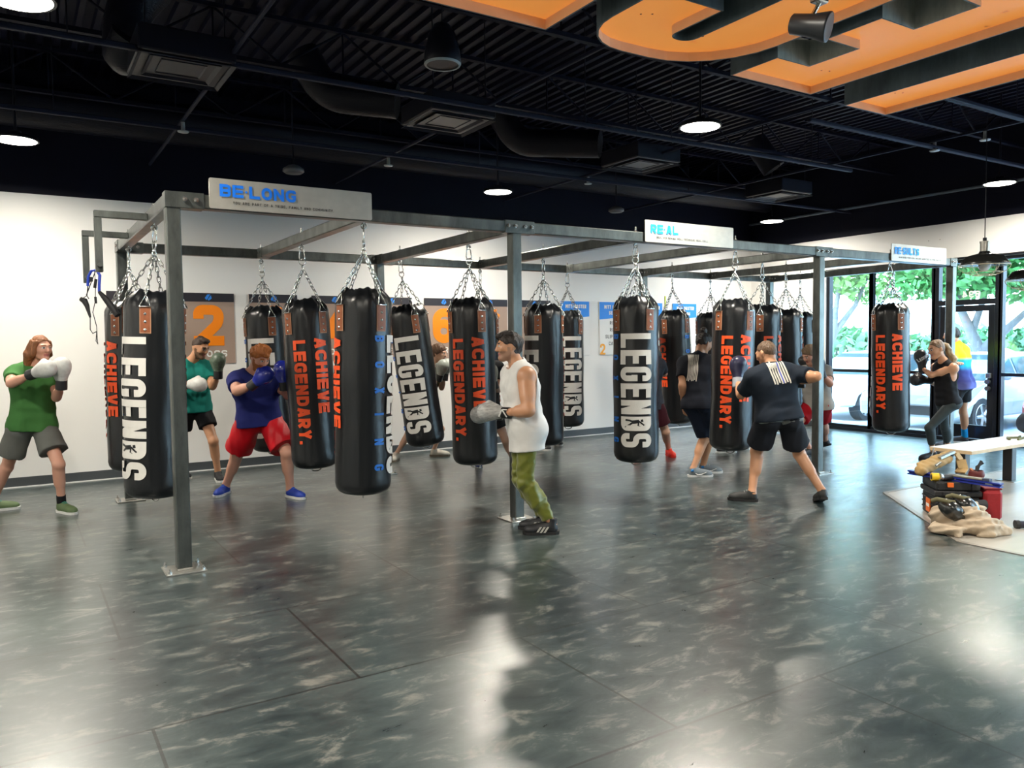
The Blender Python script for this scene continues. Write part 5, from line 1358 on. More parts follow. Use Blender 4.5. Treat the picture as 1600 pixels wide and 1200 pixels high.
def figure(p, neck, hip, face_sh, face_hip, head, face, shw=.345, hpw=.19, tilt=0.0, feet=None, leg=(.43, .42), pole=None):
    J = p.J; J['neck'] = p.at(*neck); Pv = p.at(*hip); up = nrm(J['neck']-Pv)
    F = dirv(*face_sh); l = nrm(np.cross(np.array([0, 0, 1.0]), F)); l = nrm(l+np.array([0, 0, tilt])); c = J['neck']-up*.065
    J['shL'] = c+l*shw/2; J['shR'] = c-l*shw/2
    Fh = dirv(*face_hip); lh = nrm(np.cross(np.array([0, 0, 1.0]), Fh)); J['hipL'] = Pv+lh*hpw/2; J['hipR'] = Pv-lh*hpw/2
    J['head'] = p.at(*head); J['face'] = dirv(*face)
    for S in 'LR':
        px, py, r, f = feet[S][:4]; hl = feet[S][4] if len(feet[S]) > 4 else 0.0
        g = on_floor(px, py); x = dirv(r, f); J['an'+S] = g+x*.055+np.array([0, 0, .085+hl*.14]); J['toe'+S] = J['an'+S]+x*.2
        if hl: J['heel'+S] = float(hl)
        J['kn'+S] = ik(J['hip'+S], J['an'+S], leg[0], leg[1], pole[S] if pole else x*.7+Fh*.5)
def arm(p, S, el, wr, lens=(.285, .255)):
    p.J['el'+S] = p.bone('sh'+S, el[0], el[1], lens[0], el[2]); p.J['wr'+S] = p.bone('el'+S, wr[0], wr[1], lens[1], wr[2])
DBG = []
def check(p, n):
    J = p.J; d = lambda a, b: round(float(np.linalg.norm(J[a]-J[b])), 2)
    DBG.append((n, 'head z', round(float(J['head'][2])+.12, 2), 'neck-hip', round(float(np.linalg.norm(J['neck']-(J['hipL']+J['hipR'])/2)), 2), 'head-neck', d('head', 'neck'), 'thigh', d('hipL', 'knL'), d('hipR', 'knR'), 'shin', d('knL', 'anL'), d('knR', 'anR'), 'hip z', round(float(J['hipL'][2]), 2)))
def person(label, feet_px, d0, girth=1.0, h=.0085):
    f = on_floor(*feet_px); return Person('person', label, (f[0], f[1], 0.0), d0, girth, h)
black = cloth('black', (.010, .010, .012)); blk_g = mat('black_glove_leather', (.012, .012, .014), .38); whi_g = mat('white_glove_leather', (.60, .60, .58), .35, noise=.25, nscale=30)
wsole = mat('white_sole', (0.72, 0.72, 0.70), 0.5); bsole = mat('black_sole', (.015, .015, .016), .6)

# ---- woman in green
p = person('person with long auburn hair in a green t-shirt and grey shorts throwing a white-gloved punch', (60, 802), 7.60, .97)
figure(p, (55, 573, 0), (50, 668, 0), (.45, -.9), (.5, -.87), (64, 545, -.05), (.88, -.42, .0), feet={'L': (92, 800, .82, -.5), 'R': (-22, 800, .5, .3)}, shw=.35, hpw=.2)
arm(p, 'R', (17, 599, -1), (52, 584, -1)); arm(p, 'L', (88, 621, -1), (96, 599, -1)); check(p, 'A')
p.body('pink', brow=hair_mat('auburn', (.23, .085, .028)))
p.shirt(cloth('green', (.050, .165, .042)), seed=11, hem=.035); p.shorts(cloth('grey', (.135, .14, .13)), frac=.66, flare=.035, loose=.035)
p.hair(hair_mat('auburn', (.23, .085, .028)), 'long', bits=[((-.03, .06, .06), (-.05, .075, -.06), .035, .04), ((-.05, .075, -.05), (-.09, .06, -.17), .042, .025), ((-.03, -.06, .06), (-.06, -.075, -.06), .035, .045), ((-.06, -.075, -.05), (-.12, -.07, -.19), .048, .03), ((-.08, 0, .03), (-.13, 0, -.17), .06, .045), ((.03, .062, .06), (.012, .082, -.06), .022, .024), ((.03, -.062, .06), (.008, -.084, -.05), .022, .028)], line=(.080, .088, -.07, -.14))
p.glove('R', whi_g, blk_g, d=dirv(.85, -.3, .25), thumb=(0, 0, 1)); p.glove('L', whi_g, blk_g, d=dirv(.15, -.15, 1), thumb=dirv(-.8, -.5))
for S in 'LR': p.shoe(S, mat('olive_shoe', (.10, .15, .065), .7, noise=.3, nscale=12), wsole, sock=(black, .10), lace=mat('teal_lace', (.02, .22, .17), .6))
# ---- man in teal behind the near post
p = person('person with a short beard in a teal t-shirt behind the near left post', (320, 752), 9.30)
figure(p, (299, 567, 0), (303, 640, 0), (.72, -.68), (.7, -.7), (313, 544, -.06), (.86, -.38, -.32), feet={'L': (340, 749, .45, -.85), 'R': (266, 748, .9, -.2)})
arm(p, 'L', (332, 604, -1), (341, 584, -1)); arm(p, 'R', (282, 612, -1), (292, 601, -1)); check(p, 'B')
br = hair_mat('dark_brown', (.040, .020, .011)); br2 = mat('brown_stubble', (.20, .105, .06), .7)
p.body('tan', beard=br2, brow=br); p.shirt(cloth('teal', (.008, .20, .165)), seed=12, hem=.04); p.shorts(black, frac=.55, flare=.015)
p.hair(br, 'short', bits=[((.062, .028, .100), (-.03, .028, .112), .022, .022), ((.062, -.028, .100), (-.03, -.028, .112), .022, .022), ((.070, 0, .108), (-.04, 0, .116), .022, .02)], line=(.088, .075, -.09, -.005), vol=-.004)
hv = p.hair(mat('faded_side_hair', (.16, .09, .05), .7), 'fade', vol=-.009, wob=.002, line=(.07, .06, -.06, -.065))
p.glove('L', mat('grey_green_glove', (.10, .14, .10), .4, noise=.8, nscale=45), blk_g, d=dirv(.08, -.1, 1), thumb=dirv(-1, -.2)); p.glove('R', whi_g, blk_g, d=dirv(.95, -.3, .0), thumb=(0, 0, 1))
for S in 'LR': p.shoe(S, mat('black_mesh_shoe', (.014, .014, .016), .7), wsole)
# ---- red haired man
p = person('person with curly red hair in a navy t-shirt, red shorts and blue gloves', (408, 778), 8.2, 1.14)
figure(p, (397, 584, 0), (405, 657, .05), (.55, -.83), (.45, -.9), (406, 560, -.10), (.70, -.55, -.42), shw=.38, hpw=.2, feet={'R': (357, 770, -.15, -1), 'L': (449, 776, .78, -.62)})
arm(p, 'R', (370, 611, -1), (397, 600, -1)); arm(p, 'L', (450, 617, -1), (444, 601, -1)); check(p, 'C')
rh = hair_mat('red', (.42, .13, .022)); p.body('pink', beard=mat('red_beard', (.33, .115, .035), .7), brow=rh)
p.shirt(cloth('navy', (.010, .015, .115)), seed=31, hem=.05, loose=.022, wob=.003, lowflare=.045); so = p.shorts(cloth('red', (.50, .006, .014), .45), frac=.84, flare=.035, loose=.045, wob=.007)
p.hair(rh, 'curly', vol=.008, wob=.012, line=(.085, .062, -.065, -.07), bits=[((.06, .03, .10), (.0, .04, .12), .035, .035), ((.07, -.02, .095), (.02, -.04, .115), .035, .035), ((.09, .0, .075), (.06, .0, .10), .026, .03)])
bg = mat('blue_glove_leather', (.015, .03, .40), .25, spec=.8); bc = mat('black_silver_cuff', (.03, .03, .032), .3)
p.glove('R', bg, bc, d=dirv(.75, -.25, .5), thumb=dirv(-.2, -.5, .8)); p.glove('L', bg, blk_g, d=dirv(-.05, -.2, 1), thumb=dirv(-1, -.3))
bsh = mat('blue_running_shoe', (.012, .045, .36), .55)
for S in 'LR':
    u = p.shoe(S, bsh, wsole, lace=mat('blue_lace', (.03, .12, .50), .6))
# ---- boy behind the tilted bag
p = person('child in a grey top and white shoes half hidden behind the tilted bag', (655, 718), 10.9, .82)
figure(p, (677, 574, 0), (658, 637, 0), (.85, -.5), (.8, -.5), (686, 552, -.04), (.9, -.25, -.15), shw=.30, hpw=.17, feet={'R': (621, 718, -.1, -1), 'L': (672, 713, .95, -.12)}, leg=(.38, .37))
arm(p, 'R', (668, 606, -1), (688, 588, -1), (.25, .22)); arm(p, 'L', (690, 606, -1), (695, 588, -1), (.25, .22)); check(p, 'E')
p.body('fair'); p.shirt(cloth('moss_grey', (.11, .13, .085)), seed=14, hem=.06); p.shorts(black, frac=.6)
p.hair(hair_mat('brown', (.085, .038, .016)), 'bowl', vol=.010, line=(.082, .055, -.065, -.075)); gg = mat('pale_grey_glove', (.34, .37, .33), .4, noise=.3, nscale=40)
p.glove('R', gg, blk_g, d=dirv(.3, -.2, .9), thumb=dirv(-1, 0)); p.glove('L', gg, blk_g, d=dirv(.15, .1, 1), thumb=dirv(-1, 0))
for S in 'LR': p.shoe(S, mat('cream_shoe', (.55, .52, .45), .6), mat('tan_sole', (.22, .18, .13), .6))
# ---- boxer behind the bag the trainer holds
p = person('person in black behind the bag the white tank top man holds, one blue shoe showing', (760, 728), 9.85, .98)
figure(p, (757, 568, 0), (756, 638, 0), (-.2, -1), (-.1, -1), (751, 541, -.05), (-.3, -.9, -.2), feet={'R': (748, 727, .02, -1), 'L': (801, 729, .3, -1)})
arm(p, 'R', (738, 606, -1), (744, 585, -1)); arm(p, 'L', (778, 608, -1), (772, 600, -1)); check(p, 'F')
p.body('fair'); p.shirt(black, seed=15); p.shorts(black); p.hair(br, 'short')
p.glove('R', gg, blk_g, d=dirv(0, 0, 1), thumb=dirv(1, 0)); p.glove('L', gg, blk_g, d=dirv(-.2, -.2, 1), thumb=dirv(-1, 0))
for S in 'LR': p.shoe(S, bsh, wsole, lace=wsole)
# ---- trainer
p = person('person with dark hair, white tank top and olive joggers leaning by the middle post', (848, 832), 6.58, 1.0, .0075)
figure(p, (809, 575, 0), (820, 672, 0), (-.95, -.32), (-.97, -.2), (795, 542, -.01), (-.98, -.16, -.02), shw=.37, hpw=.19, feet={'L': (873, 834, -1, -.02), 'R': (864, 826, -1, .0)})
arm(p, 'L', (826, 641, -1), (790, 645, 1), (.30, .26)); arm(p, 'R', (806, 640, 1), (776, 648, 1), (.30, .26)); check(p, 'G')
dk = hair_mat('near_black', (.018, .011, .008)); p.body('tan', muscle=1.26, beard=mat('shaved_shadow', (.36, .20, .13), .6), brow=dk)
p.shirt(cloth('white_tank', (.74, .73, .71)), 'tank_top', sleeve=0, hem=.17, loose=.029, cutarm=True, seed=16, lowflare=.014)
ol = mat('olive_satin', (.135, .150, .010), .42, noise=.12, nscale=10, sheen=.3); kn = (p.J['knL']+p.J['knR'])/2; an = (p.J['anL']+p.J['anR'])/2
p.trousers(ol, 'joggers', frac=.86, loose=.016, wob=.006, folds=[((.25, 0, 1), kn, .005, .065, .16), ((.3, .1, 1), an+np.array([0, 0, .10]), .006, .05, .14)])
p.hair(dk, 'short', line=(.088, .066, -.062, -.075), vol=.003, bits=[((.070, .025, .088), (-.02, .03, .110), .022, .026), ((.070, -.025, .088), (-.02, -.03, .110), .022, .026), ((.078, 0, .092), (-.02, 0, .116), .022, .024)], wob=.006)
hg = mat('heather_grey_glove', (.42, .42, .41), .45, noise=.9, nscale=26, stretch=(1, 1, 4))
g = p.glove('L', hg, blk_g, d=dirv(-1, .25, .05), thumb=dirv(0, 0, 1), size=.95); p.glove('R', hg, blk_g, d=dirv(-1, .2, .0), thumb=dirv(0, 0, 1), size=.95)
wr = p.J['wrL']; dd = dirv(-1, .25, .05); side = -GF
mk = MB()
for (a, b) in (((-.02, -.03), (.02, .03)), ((.02, .03), (.045, -.03)), ((-.02, .03), (.015, .03))):
    q = [wr+dd*(x+.01)+np.array([0, 0, z])+side*.056 for x, z in (a, b)]; mk.tube(q, .006, 5)
mk.build('cuff_mark', mat('white_print', (0.82, 0.82, 0.80), 0.5), g)
for S in 'LR':
    u = p.shoe(S, mat('black_high_top', (.016, .017, .020), .5), bsole, collar=.13, size=1.04)
    x = nrm([-1, 0, 0]); hl = p.J['an'+S]; t = dirv(-1, 0); st = MB()
    for q in (.055, .085, .115): st.add([hl+t*(q-.03)-GF*.052+np.array([0, 0, -.015]), hl+t*(q-.012)-GF*.052+np.array([0, 0, -.015]), hl+t*(q+.020)-GF*.055+np.array([0, 0, -.062]), hl+t*(q+.002)-GF*.055+np.array([0, 0, -.062])], [(0, 1, 2, 3)])
    st.build('stripe', mat('pale_stripe', (.45, .44, .40), .5), u)
# ---- shoe behind the next bag
p = person('person behind the bag right of the middle post, only a black shoe showing', (862, 698), 11.9, .9)
figure(p, (852, 560, 0), (852, 623, 0), (.95, -.2), (.95, -.2), (855, 538, 0), (.9, -.1, -.1), feet={'R': (868, 694, .25, -1), 'L': (838, 702, .6, -.6)})
arm(p, 'R', (848, 598, -1), (858, 580, -1)); arm(p, 'L', (852, 598, 1), (858, 580, 1)); check(p, 'H')
p.body('fair'); p.shirt(black, seed=17); p.trousers(black); p.hair(br, 'short')
for S in 'LR': p.glove(S, blk_g, blk_g, d=dirv(0, 0, 1), thumb=dirv(1, 0)); p.shoe(S, mat('black_mesh_shoe', (.014, .014, .016), .7), wsole)
# ---- red shoe behind the front bag
p = person('person with a bright red shoe and maroon shorts behind the bag under the REAL board', (1030, 714), 10.65, 1.0)
figure(p, (1010, 562, 0), (1012, 629, 0), (-.15, -1), (-.1, -1), (1004, 537, -.05), (-.2, -.9, -.2), shw=.36, feet={'L': (1043, 711, .1, -1), 'R': (996, 714, -.2, -1)})
arm(p, 'L', (1038, 584, 1), (1022, 572, -1)); arm(p, 'R', (985, 590, 1), (998, 575, -1)); check(p, 'I')
p.body('fair'); p.shirt(mat('dark_patterned_top', (.02, .025, .04), .8, noise=.9, nscale=22), seed=18); p.shorts(cloth('maroon', (.045, .006, .012)), frac=.75); p.hair(br, 'short')
for S in 'LR': p.glove(S, blk_g, blk_g, d=dirv(0, 0, 1), thumb=dirv(1, 0)); p.shoe(S, mat('red_orange_shoe', (.72, .028, .012), .5), mat('red_sole', (.65, .03, .02), .5), lace=mat('red_lace', (.8, .06, .04), .6))
# ---- man with bun, flag on his back
def flag(p, target, org, ux, uy, nd, w, h, line):
    st = mat('cream_flag_print', (.66, .63, .56), .7, noise=.12, nscale=60); nv = mat('flag_navy_gap', (.012, .016, .030), .8); bl_ = mat('blue_flag_line', (.02, .05, .45), .6)
    polys = []; n = 7; sw = w/(2*n-1)
    for i in range(n):
        x0 = -w/2+2*i*sw; top = 0.0; k = 0
        y1 = -h*(.97+.03*math.sin(i*2.3)); y0 = -h*.40 if i < 4 else 0.0
        if i < 4 and i >= 0: y0 = -h*.36
        polys.append((x0, y0, x0+sw*1.25, y1, k))
    polys.append((-w/2, 0, -w/2+sw*7.2, -h*.36, 0))
    for a in range(6):
        for b in range(6): polys.append((-w/2+sw*(.55+a*1.1)+(b % 2)*sw*.3, -h*(.02+b*.058), -w/2+sw*(.9+a*1.1)+(b % 2)*sw*.3, -h*(.045+b*.058), 1))
    if line: polys.append((w/2-sw*5.9, 0, w/2-sw*5.0, -h*.97, 2))
    p.decal(target, polys, org, ux, uy, nd, [st, nv, bl_], 'flag_print')
p = person('person with a hair bun and a cream flag on the back of a black t-shirt', (1090, 742), 9.2)
figure(p, (1091, 560, 0), (1093, 632, 0), (.45, .88), (.6, .8), (1100, 537, .03), (.78, .45, -.45), feet={'L': (1075, 745, 1, -.05), 'R': (1091, 739, .95, -.1)})
p.J['pnL'] = dirv(1, .2)
arm(p, 'L', (1066, 602, -1), (1068, 631, 1), (.28, .25)); arm(p, 'R', (1112, 600, 1), (1114, 585, 1)); check(p, 'J')
p.J['hdL'] = dirv(.1, .1, -1); p.J['thumbL'] = -1.0
p.body('tan', hands='L'); t = p.shirt(cloth('black_tee', (.008, .010, .017)), seed=19, hem=.05); p.shorts(cloth('navy_shorts', (.012, .018, .036)), frac=.95, flare=.008, loose=.026)
p.hair(dk, 'bun', bits=[((-.05, 0, .10), (-.075, 0, .135), .032, .042), ((-.06, 0, .06), (-.09, 0, -.01), .03, .03)], line=(.075, .085, -.08, -.075))
p.glove('R', blk_g, blk_g, d=dirv(0, .2, 1), thumb=dirv(-1, 0))
N = p.J['neck']; P_ = (p.J['hipL']+p.J['hipR'])/2; up = nrm(N-P_); fr_ = p.front(); lt = nrm(p.J['shL']-p.J['shR'])
flag(p, t, p.at(1082, 554), GR, nrm(np.array([0, 0, 1])+GR*.12), GF, .105, .31, False)
grey_s = mat('blue_grey_runner', (.17, .20, .22), .6, noise=.4, nscale=9)
for S in 'LR':
    u = p.shoe(S, grey_s, wsole, lace=mat('grey_lace', (.35, .36, .36), .6)); a_ = p.J['an'+S]; t_ = nrm(p.J['toe'+S]-a_); sd = -GF
    MB().tube([a_+t_*.02+sd*.046+np.array([0, 0, -.035]), a_+t_*.05+sd*.048+np.array([0, 0, -.056]), a_+t_*.09+sd*.05+np.array([0, 0, -.05]), a_+t_*.15+sd*.047+np.array([0, 0, -.022])], [.003, .008, .006, .002], 6).build('side_mark', mat('white_print', (0.82, 0.82, 0.80), 0.5), u)
    MB().tube([a_+t_*-.03+sd*.044+np.array([0, 0, -.01]), a_+t_*.0+sd*.046+np.array([0, 0, .0])], [.012, .016], 8).build('heel_panel', mat('bright_blue_panel', (.02, .19, .52), .6), u)
# ---- hidden partner behind the next front bag
p = person('person almost hidden behind the bag between the two flag shirts, dark shoe showing', (1135, 706), 11.2, .9)
figure(p, (1147, 560, 0), (1146, 625, 0), (.97, -.1), (.97, -.1), (1150, 537, 0), (.95, -.1, -.1), feet={'R': (1119, 708, 1, 0), 'L': (1140, 703, 1, 0)})
arm(p, 'R', (1143, 600, -1), (1156, 585, -1)); arm(p, 'L', (1146, 600, 1), (1157, 585, 1)); check(p, 'K')
p.body('fair'); p.shirt(black, seed=20); p.trousers(black); p.hair(br, 'short')
for S in 'LR': p.glove(S, blk_g, blk_g, d=dirv(.1, 0, 1), thumb=dirv(-1, 0)); p.shoe(S, mat('black_mesh_shoe', (.014, .014, .016), .7), wsole)
# ---- man with the blue-lined flag
p = person('person boxing with back turned, blue-lined flag on the back of a dark t-shirt', (1230, 790), 7.65, 1.06, .008)
figure(p, (1206, 577, 0), (1216, 655, 0), (-.12, 1), (-.05, 1), (1197, 553, .06), (-.55, .80, -.30), shw=.40, hpw=.21, tilt=-.10, feet={'L': (1184, 784, -.85, .35), 'R': (1287, 790, .12, 1, .30)}, pole={'L': dirv(.12, 1), 'R': dirv(.0, 1)})
arm(p, 'L', (1158, 617, 1), (1153, 596, 1), (.30, .26)); arm(p, 'R', (1276, 588, -1), (1248, 598, 1), (.30, .26)); check(p, 'L')
bz = hair_mat('light_brown', (.115, .065, .034)); p.body('tan', brow=bz)
t = p.shirt(cloth('dark_tee', (.011, .017, .028)), seed=21, hem=.005, loose=.026, lowflare=.028, sleeve=.72); p.shorts(cloth('black_shorts', (.012, .014, .02)), frac=.72, flare=.035, loose=.035, waist=.0)
Pm = (p.J['hipL']+p.J['hipR'])/2; up = nrm(p.J['neck']-Pm)
wb_ = Vol()
for S in 'LR': wb_.cone(Pm+(p.J['hip'+S]-Pm)*.95-up*.012, Pm+(p.J['hip'+S]-Pm)*.85+up*.060, .128, .122, .05, True, flata=True)
for S in 'LR': wb_.cone(p.J['hip'+S]+p.back()*.050-up*.03, p.J['hip'+S]+p.back()*.042+up*.055, .108, .104, .05, True, flata=True)
p.add('waistband', wb_.mesh(.008), mat('grey_striped_band', (.11, .12, .115), .7, noise=.5, nscale=30))
p.hair(bz, 'buzz', vol=-.003, wob=.002, line=(.085, .075, -.085, -.045))
pg = mat('purple_black_glove', (.035, .035, .075), .28, noise=.9, nscale=7); p.glove('L', pg, mat('silver_cuff', (.42, .45, .50), .35, noise=.3, nscale=20), d=dirv(.06, .25, 1), thumb=dirv(1, .2), size=1.08); p.glove('R', blk_g, blk_g, d=dirv(-.9, .5, .05), thumb=(0, 0, 1))
flag(p, t, p.at(1205, 560), nrm(GR+np.array([0, 0, .10])), nrm(np.array([0, 0, 1])-GR*.26), GF, .165, .250, True)
for S in 'LR': p.shoe(S, mat('black_grey_trainer', (.022, .024, .025), .6, noise=.6, nscale=14), bsole, lace=mat('pale_lace', (.4, .42, .38), .6))
# ---- man in red shorts behind the third post
p = person('person with brown hair, pale grey t-shirt and red shorts behind the right post', (1284, 706), 10.8, 1.0)
figure(p, (1273, 573, 0), (1277, 633, 0), (-.75, -.5), (-.7, -.5), (1265, 555, -.06), (-.8, -.35, -.45), feet={'R': (1271, 712, -.8, -.4), 'L': (1296, 703, -.5, .3, .35)})
arm(p, 'L', (1297, 600, -1), (1284, 584, -1)); arm(p, 'R', (1260, 600, 1), (1262, 582, -1)); check(p, 'M')
bh = hair_mat('sandy_brown', (.13, .075, .035)); p.body('pink', brow=bh); p.shirt(cloth('pale_grey', (.42, .40, .37)), seed=22, hem=.07); p.shorts(cloth('red_short', (.48, .008, .02), .6), frac=.68, flare=.02)
p.hair(bh, 'mop', vol=.010, wob=.008, line=(.082, .055, -.065, -.07))
for S in 'LR': p.glove(S, mat('black_white_glove', (.05, .05, .052), .4, noise=.9, nscale=9), blk_g, d=dirv(-.3, -.1, 1), thumb=dirv(0, -1)); p.shoe(S, mat('black_mesh_shoe', (.014, .014, .016), .7), bsole)
# ---- woman at the window bag
p = person('person with a long ponytail, black tank top and grey leggings boxing at the windows', (1462, 718), 10.2, .84, .008)
figure(p, (1475, 567, 0), (1480, 630, 0), (-.95, -.22), (-.95, -.2), (1463, 546, .0), (-.96, -.1, -.22), shw=.31, hpw=.17, feet={'L': (1464, 718, -1, -.15), 'R': (1489, 712, -.85, .1)}, leg=(.41, .40))
arm(p, 'L', (1443, 590, -1), (1441, 575, 1), (.265, .235)); arm(p, 'R', (1463, 600, 1), (1449, 594, -1), (.265, .235)); check(p, 'N')
bn = hair_mat('brown_blond', (.17, .095, .045)); p.body('tan', brow=bn); p.shirt(black, 'tank_top', sleeve=0, hem=.03, loose=.006, cutarm=True, seed=23, wob=.002, lowflare=.004)
p.trousers(cloth('slate_leggings', (.040, .052, .055), .6), 'leggings', frac=.62, loose=.005, waist=.06, wob=.001, ankle=.052)
p.hair(bn, 'pony', line=(.080, .085, -.075, -.075), vol=-.004)
p.hair(hair_mat('blond_tail', (.38, .25, .12)), 'tail', line=(.0, -.5, .1, -.5), name='ponytail') if False else None
c, f, l, u = p.head_frame(); H = lambda a, b, d: c+f*a+l*b+u*d; tv = Vol()
tv.cone(H(-.095, 0, .045), H(-.145, 0, .01), .026, .032, .02); tv.cone(H(-.145, 0, .01), H(-.185, .01, -.16), .036, .042, .03); tv.cone(H(-.185, .01, -.16), H(-.17, .02, -.36), .042, .014, .03)
p.add('ponytail', tv.mesh(.0075, .006, (90, 90, 30), 5), hair_mat('blond_tail', (.38, .25, .12)))
gL = p.glove('L', blk_g, blk_g, d=dirv(-.12, .1, 1), thumb=dirv(.9, -.3)); p.glove('R', blk_g, blk_g, d=dirv(-1, -.1, .05), thumb=(0, 0, 1))
gm = MB(); wl = p.J['wrL']; V, F, ln = text_flat('LEGENDS', .042, .020, .007, .004); k = .15/ln; o_ = wl+dirv(-.12, .1, 1)*.135; dx = dirv(.80, 0, .55); dy = dirv(-.55, 0, .80)
bv = BVHTree.FromPolygons([v.co.copy() for v in gL.data.vertices], [tuple(q.vertices) for q in gL.data.polygons])
PV = []
for a_, b_, _l in V:
    q = o_+dx*(a_*k-.07)+dy*(b_-.02)-p.o; r = bv.ray_cast(Vector(q)-Vector(GF)*.5, Vector(GF), 1.0); PV.append((np.array(r[0]) if r[0] is not None else q-GF*.05)-GF*.004+p.o)
gm.add(PV, F).build('glove_lettering', mat('white_print', (0.82, 0.82, 0.80), 0.5), gL)
for S in 'LR': p.shoe(S, mat('black_mesh_shoe', (.014, .014, .016), .7), bsole, lace=mat('grey_lace', (.35, .36, .36), .6), size=.9)
# ---- man at the door
p = person('person in a yellow and blue jersey and black shorts standing at the glass door', (1505, 697), 11.55)
figure(p, (1495, 541, 0), (1502, 602, 0), (-.55, .75), (-.6, .6), (1487, 524, .0), (-.9, .3, -.1), feet={'R': (1514, 692, -.6, .3), 'L': (1490, 699, -.8, .0)})
arm(p, 'L', (1487, 571, -1), (1496, 568, -1), (.28, .25)); arm(p, 'R', (1512, 572, 1), (1503, 590, 1)); check(p, 'O')
p.J['pnL'] = dirv(0, 0, -1); p.J['pnR'] = dirv(-1, 0)
p.body('tan', hands='LR'); jm = cloth('jersey', (.1, .1, .3)); nt = jm.node_tree; b_ = nt.nodes['Principled BSDF']
tc = nt.nodes.new('ShaderNodeTexCoord'); sx = nt.nodes.new('ShaderNodeSeparateXYZ'); rp = nt.nodes.new('ShaderNodeValToRGB'); nt.links.new(tc.outputs['Object'], sx.inputs[0])
mr = nt.nodes.new('ShaderNodeMapRange'); mr.inputs['From Min'].default_value = .80; mr.inputs['From Max'].default_value = 1.55; nt.links.new(sx.outputs['Z'], mr.inputs[0]); nt.links.new(mr.outputs[0], rp.inputs[0])
e = rp.color_ramp.elements; e[0].position = 0; e[0].color = (.20, .22, .55, 1); e[1].position = .95; e[1].color = (.72, .80, .01, 1)
for ps, cl in ((.22, (.03, .035, .15, 1)), (.42, (.035, .05, .20, 1)), (.52, (.01, .30, .52, 1)), (.62, (.03, .45, .45, 1)), (.68, (.70, .80, .01, 1))): q = e.new(ps); q.color = cl
for lk in list(nt.links):
    if lk.to_socket == b_.inputs['Base Color']: nt.links.remove(lk)
nt.links.new(rp.outputs[0], b_.inputs['Base Color'])
p.shirt(jm, 'jersey', seed=24, hem=.06, sleeve=.7); p.shorts(black, frac=.55, loose=.03); p.hair(dk, 'short')
for S in 'LR': p.shoe(S, mat('dark_walking_shoe', (.03, .03, .035), .6), wsole, sock=(cloth('bright_blue_sock', (.01, .28, .62)), .16))
# ================================================================== BENCH AND TOOL PILE AT THE RIGHT
ply = mat('birch_plywood_edge', (.55, .40, .24), .6, noise=.15, nscale=20); lam = mat('white_laminate', (.80, .80, .78), .35)
bx0, bx1, by0, by1, bz = 8.10, 10.95, 4.21, 4.64, .452
bench = thing('bench', (bx0, (by0+by1)/2, 0), 'long low bench with a white top and black steel legs in front of the windows', 'bench')
m = MB(); m.bbox((bx0, by0, bz-.035), (bx1, by1, bz), .003).build('seat_board', ply, bench); MB().box((bx0+.001, by0+.001, bz), (bx1-.001, by1-.001, bz+.003)).build('white_top', lam, bench)
legm = mat('black_powder_coat', (.014, .014, .016), .4)
for x in (8.34, 9.30, 10.45):
    y = (by0+by1)/2
    l = MB().bbox((x-.05, y-.05, .008), (x+.05, y+.05, bz-.036), .006).build('leg', legm, bench)
    MB().box((x-.10, y-.10, .004), (x+.10, y+.10, .010)).build('foot_plate', plate_m, l)
    MB().box((x-.12, by0+.03, bz-.045), (x+.12, by1-.03, bz-.036)).build('top_plate', plate_m, l)
# things on the bench's far end
olive = mat('olive_webbing', (.13, .13, .05), .8); denim = mat('dark_blue_denim', (.020, .032, .055), .75, noise=.25, nscale=20)
root = thing('duffel_bag', (9.95, 4.42, bz+.003), 'rounded dark blue bag resting on the bench, cut by the right edge', 'bag')
v = Vol(); c0 = np.array([9.95, 4.42, bz+.16]); v.cone(c0-np.array([.26, .0, -.01]), c0+np.array([.3, 0, -.0]), .125, .15, .05); v.cone(c0+np.array([-.2, 0, .05]), c0+np.array([.1, 0, .08]), .09, .10, .05); v.plane((0, 0, -1), (0, 0, bz+.004))
V, Q = v.mesh(.012, .006, (20, 20, 20), 3); link_mesh('bag_body', raw_mesh('bag_body', V-np.array(origin(root)), Q, True), denim, root)
MB().tube([c0+np.array([-.15, -.13, .02]), c0+np.array([-.10, -.10, .19]), c0+np.array([.05, -.10, .22]), c0+np.array([.12, -.13, .04])], .012, 6).build('carry_strap', bk, root)
root = thing('webbing_strap', (9.45, 4.45, bz+.004), 'olive green strap lying on the bench beside the dark blue bag', 'strap')
MB().tube([(9.28, 4.42, bz+.012), (9.40, 4.50, bz+.014), (9.52, 4.44, bz+.012), (9.62, 4.47, bz+.016)], .014, 6).tube([(9.34, 4.36, bz+.012), (9.50, 4.38, bz+.018), (9.64, 4.33, bz+.012)], .012, 6).build('webbing', olive, root)

# tool box turned by 45 degrees
U = nrm([.73, -.68, 0]); Vv = nrm([.68, .73, 0]); TB = np.array([6.80, 3.84, .004])
RT = np.stack([U, Vv, np.array([0, 0, 1.0])], 1)
def tb(mb, lo, hi, b=.006):
    t = MB().bbox(lo, hi, b); return mb.add([TB+RT @ (np.array(p)*np.array([.82, 1, 1])) for p in t.v], t.f)
tp = mat('black_tool_plastic', (.016, .017, .019), .42, bump=.1, bscale=300); org_l = mat('orange_label', (.80, .16, .02), .5)
root = thing('tool_box', tuple(TB+U*.22+Vv*.2), 'stack of black plastic tool boxes with orange latches on the pale floor', 'tool box')
m = MB(); tb(m, (.015, .015, 0), (.445, .385, .20), .012)
for i in range(7): tb(m, (.03+i*.060, .004, .02), (.045+i*.060, .015, .16), .002)
for z in (.06, .10, .14): tb(m, (.01, .004, z), (.45, .014, z+.010), .002)
for z in (.05, .10, .15): tb(m, (.004, .03, z), (.014, .37, z+.012), .002)
m.build('lower_box', tp, root)
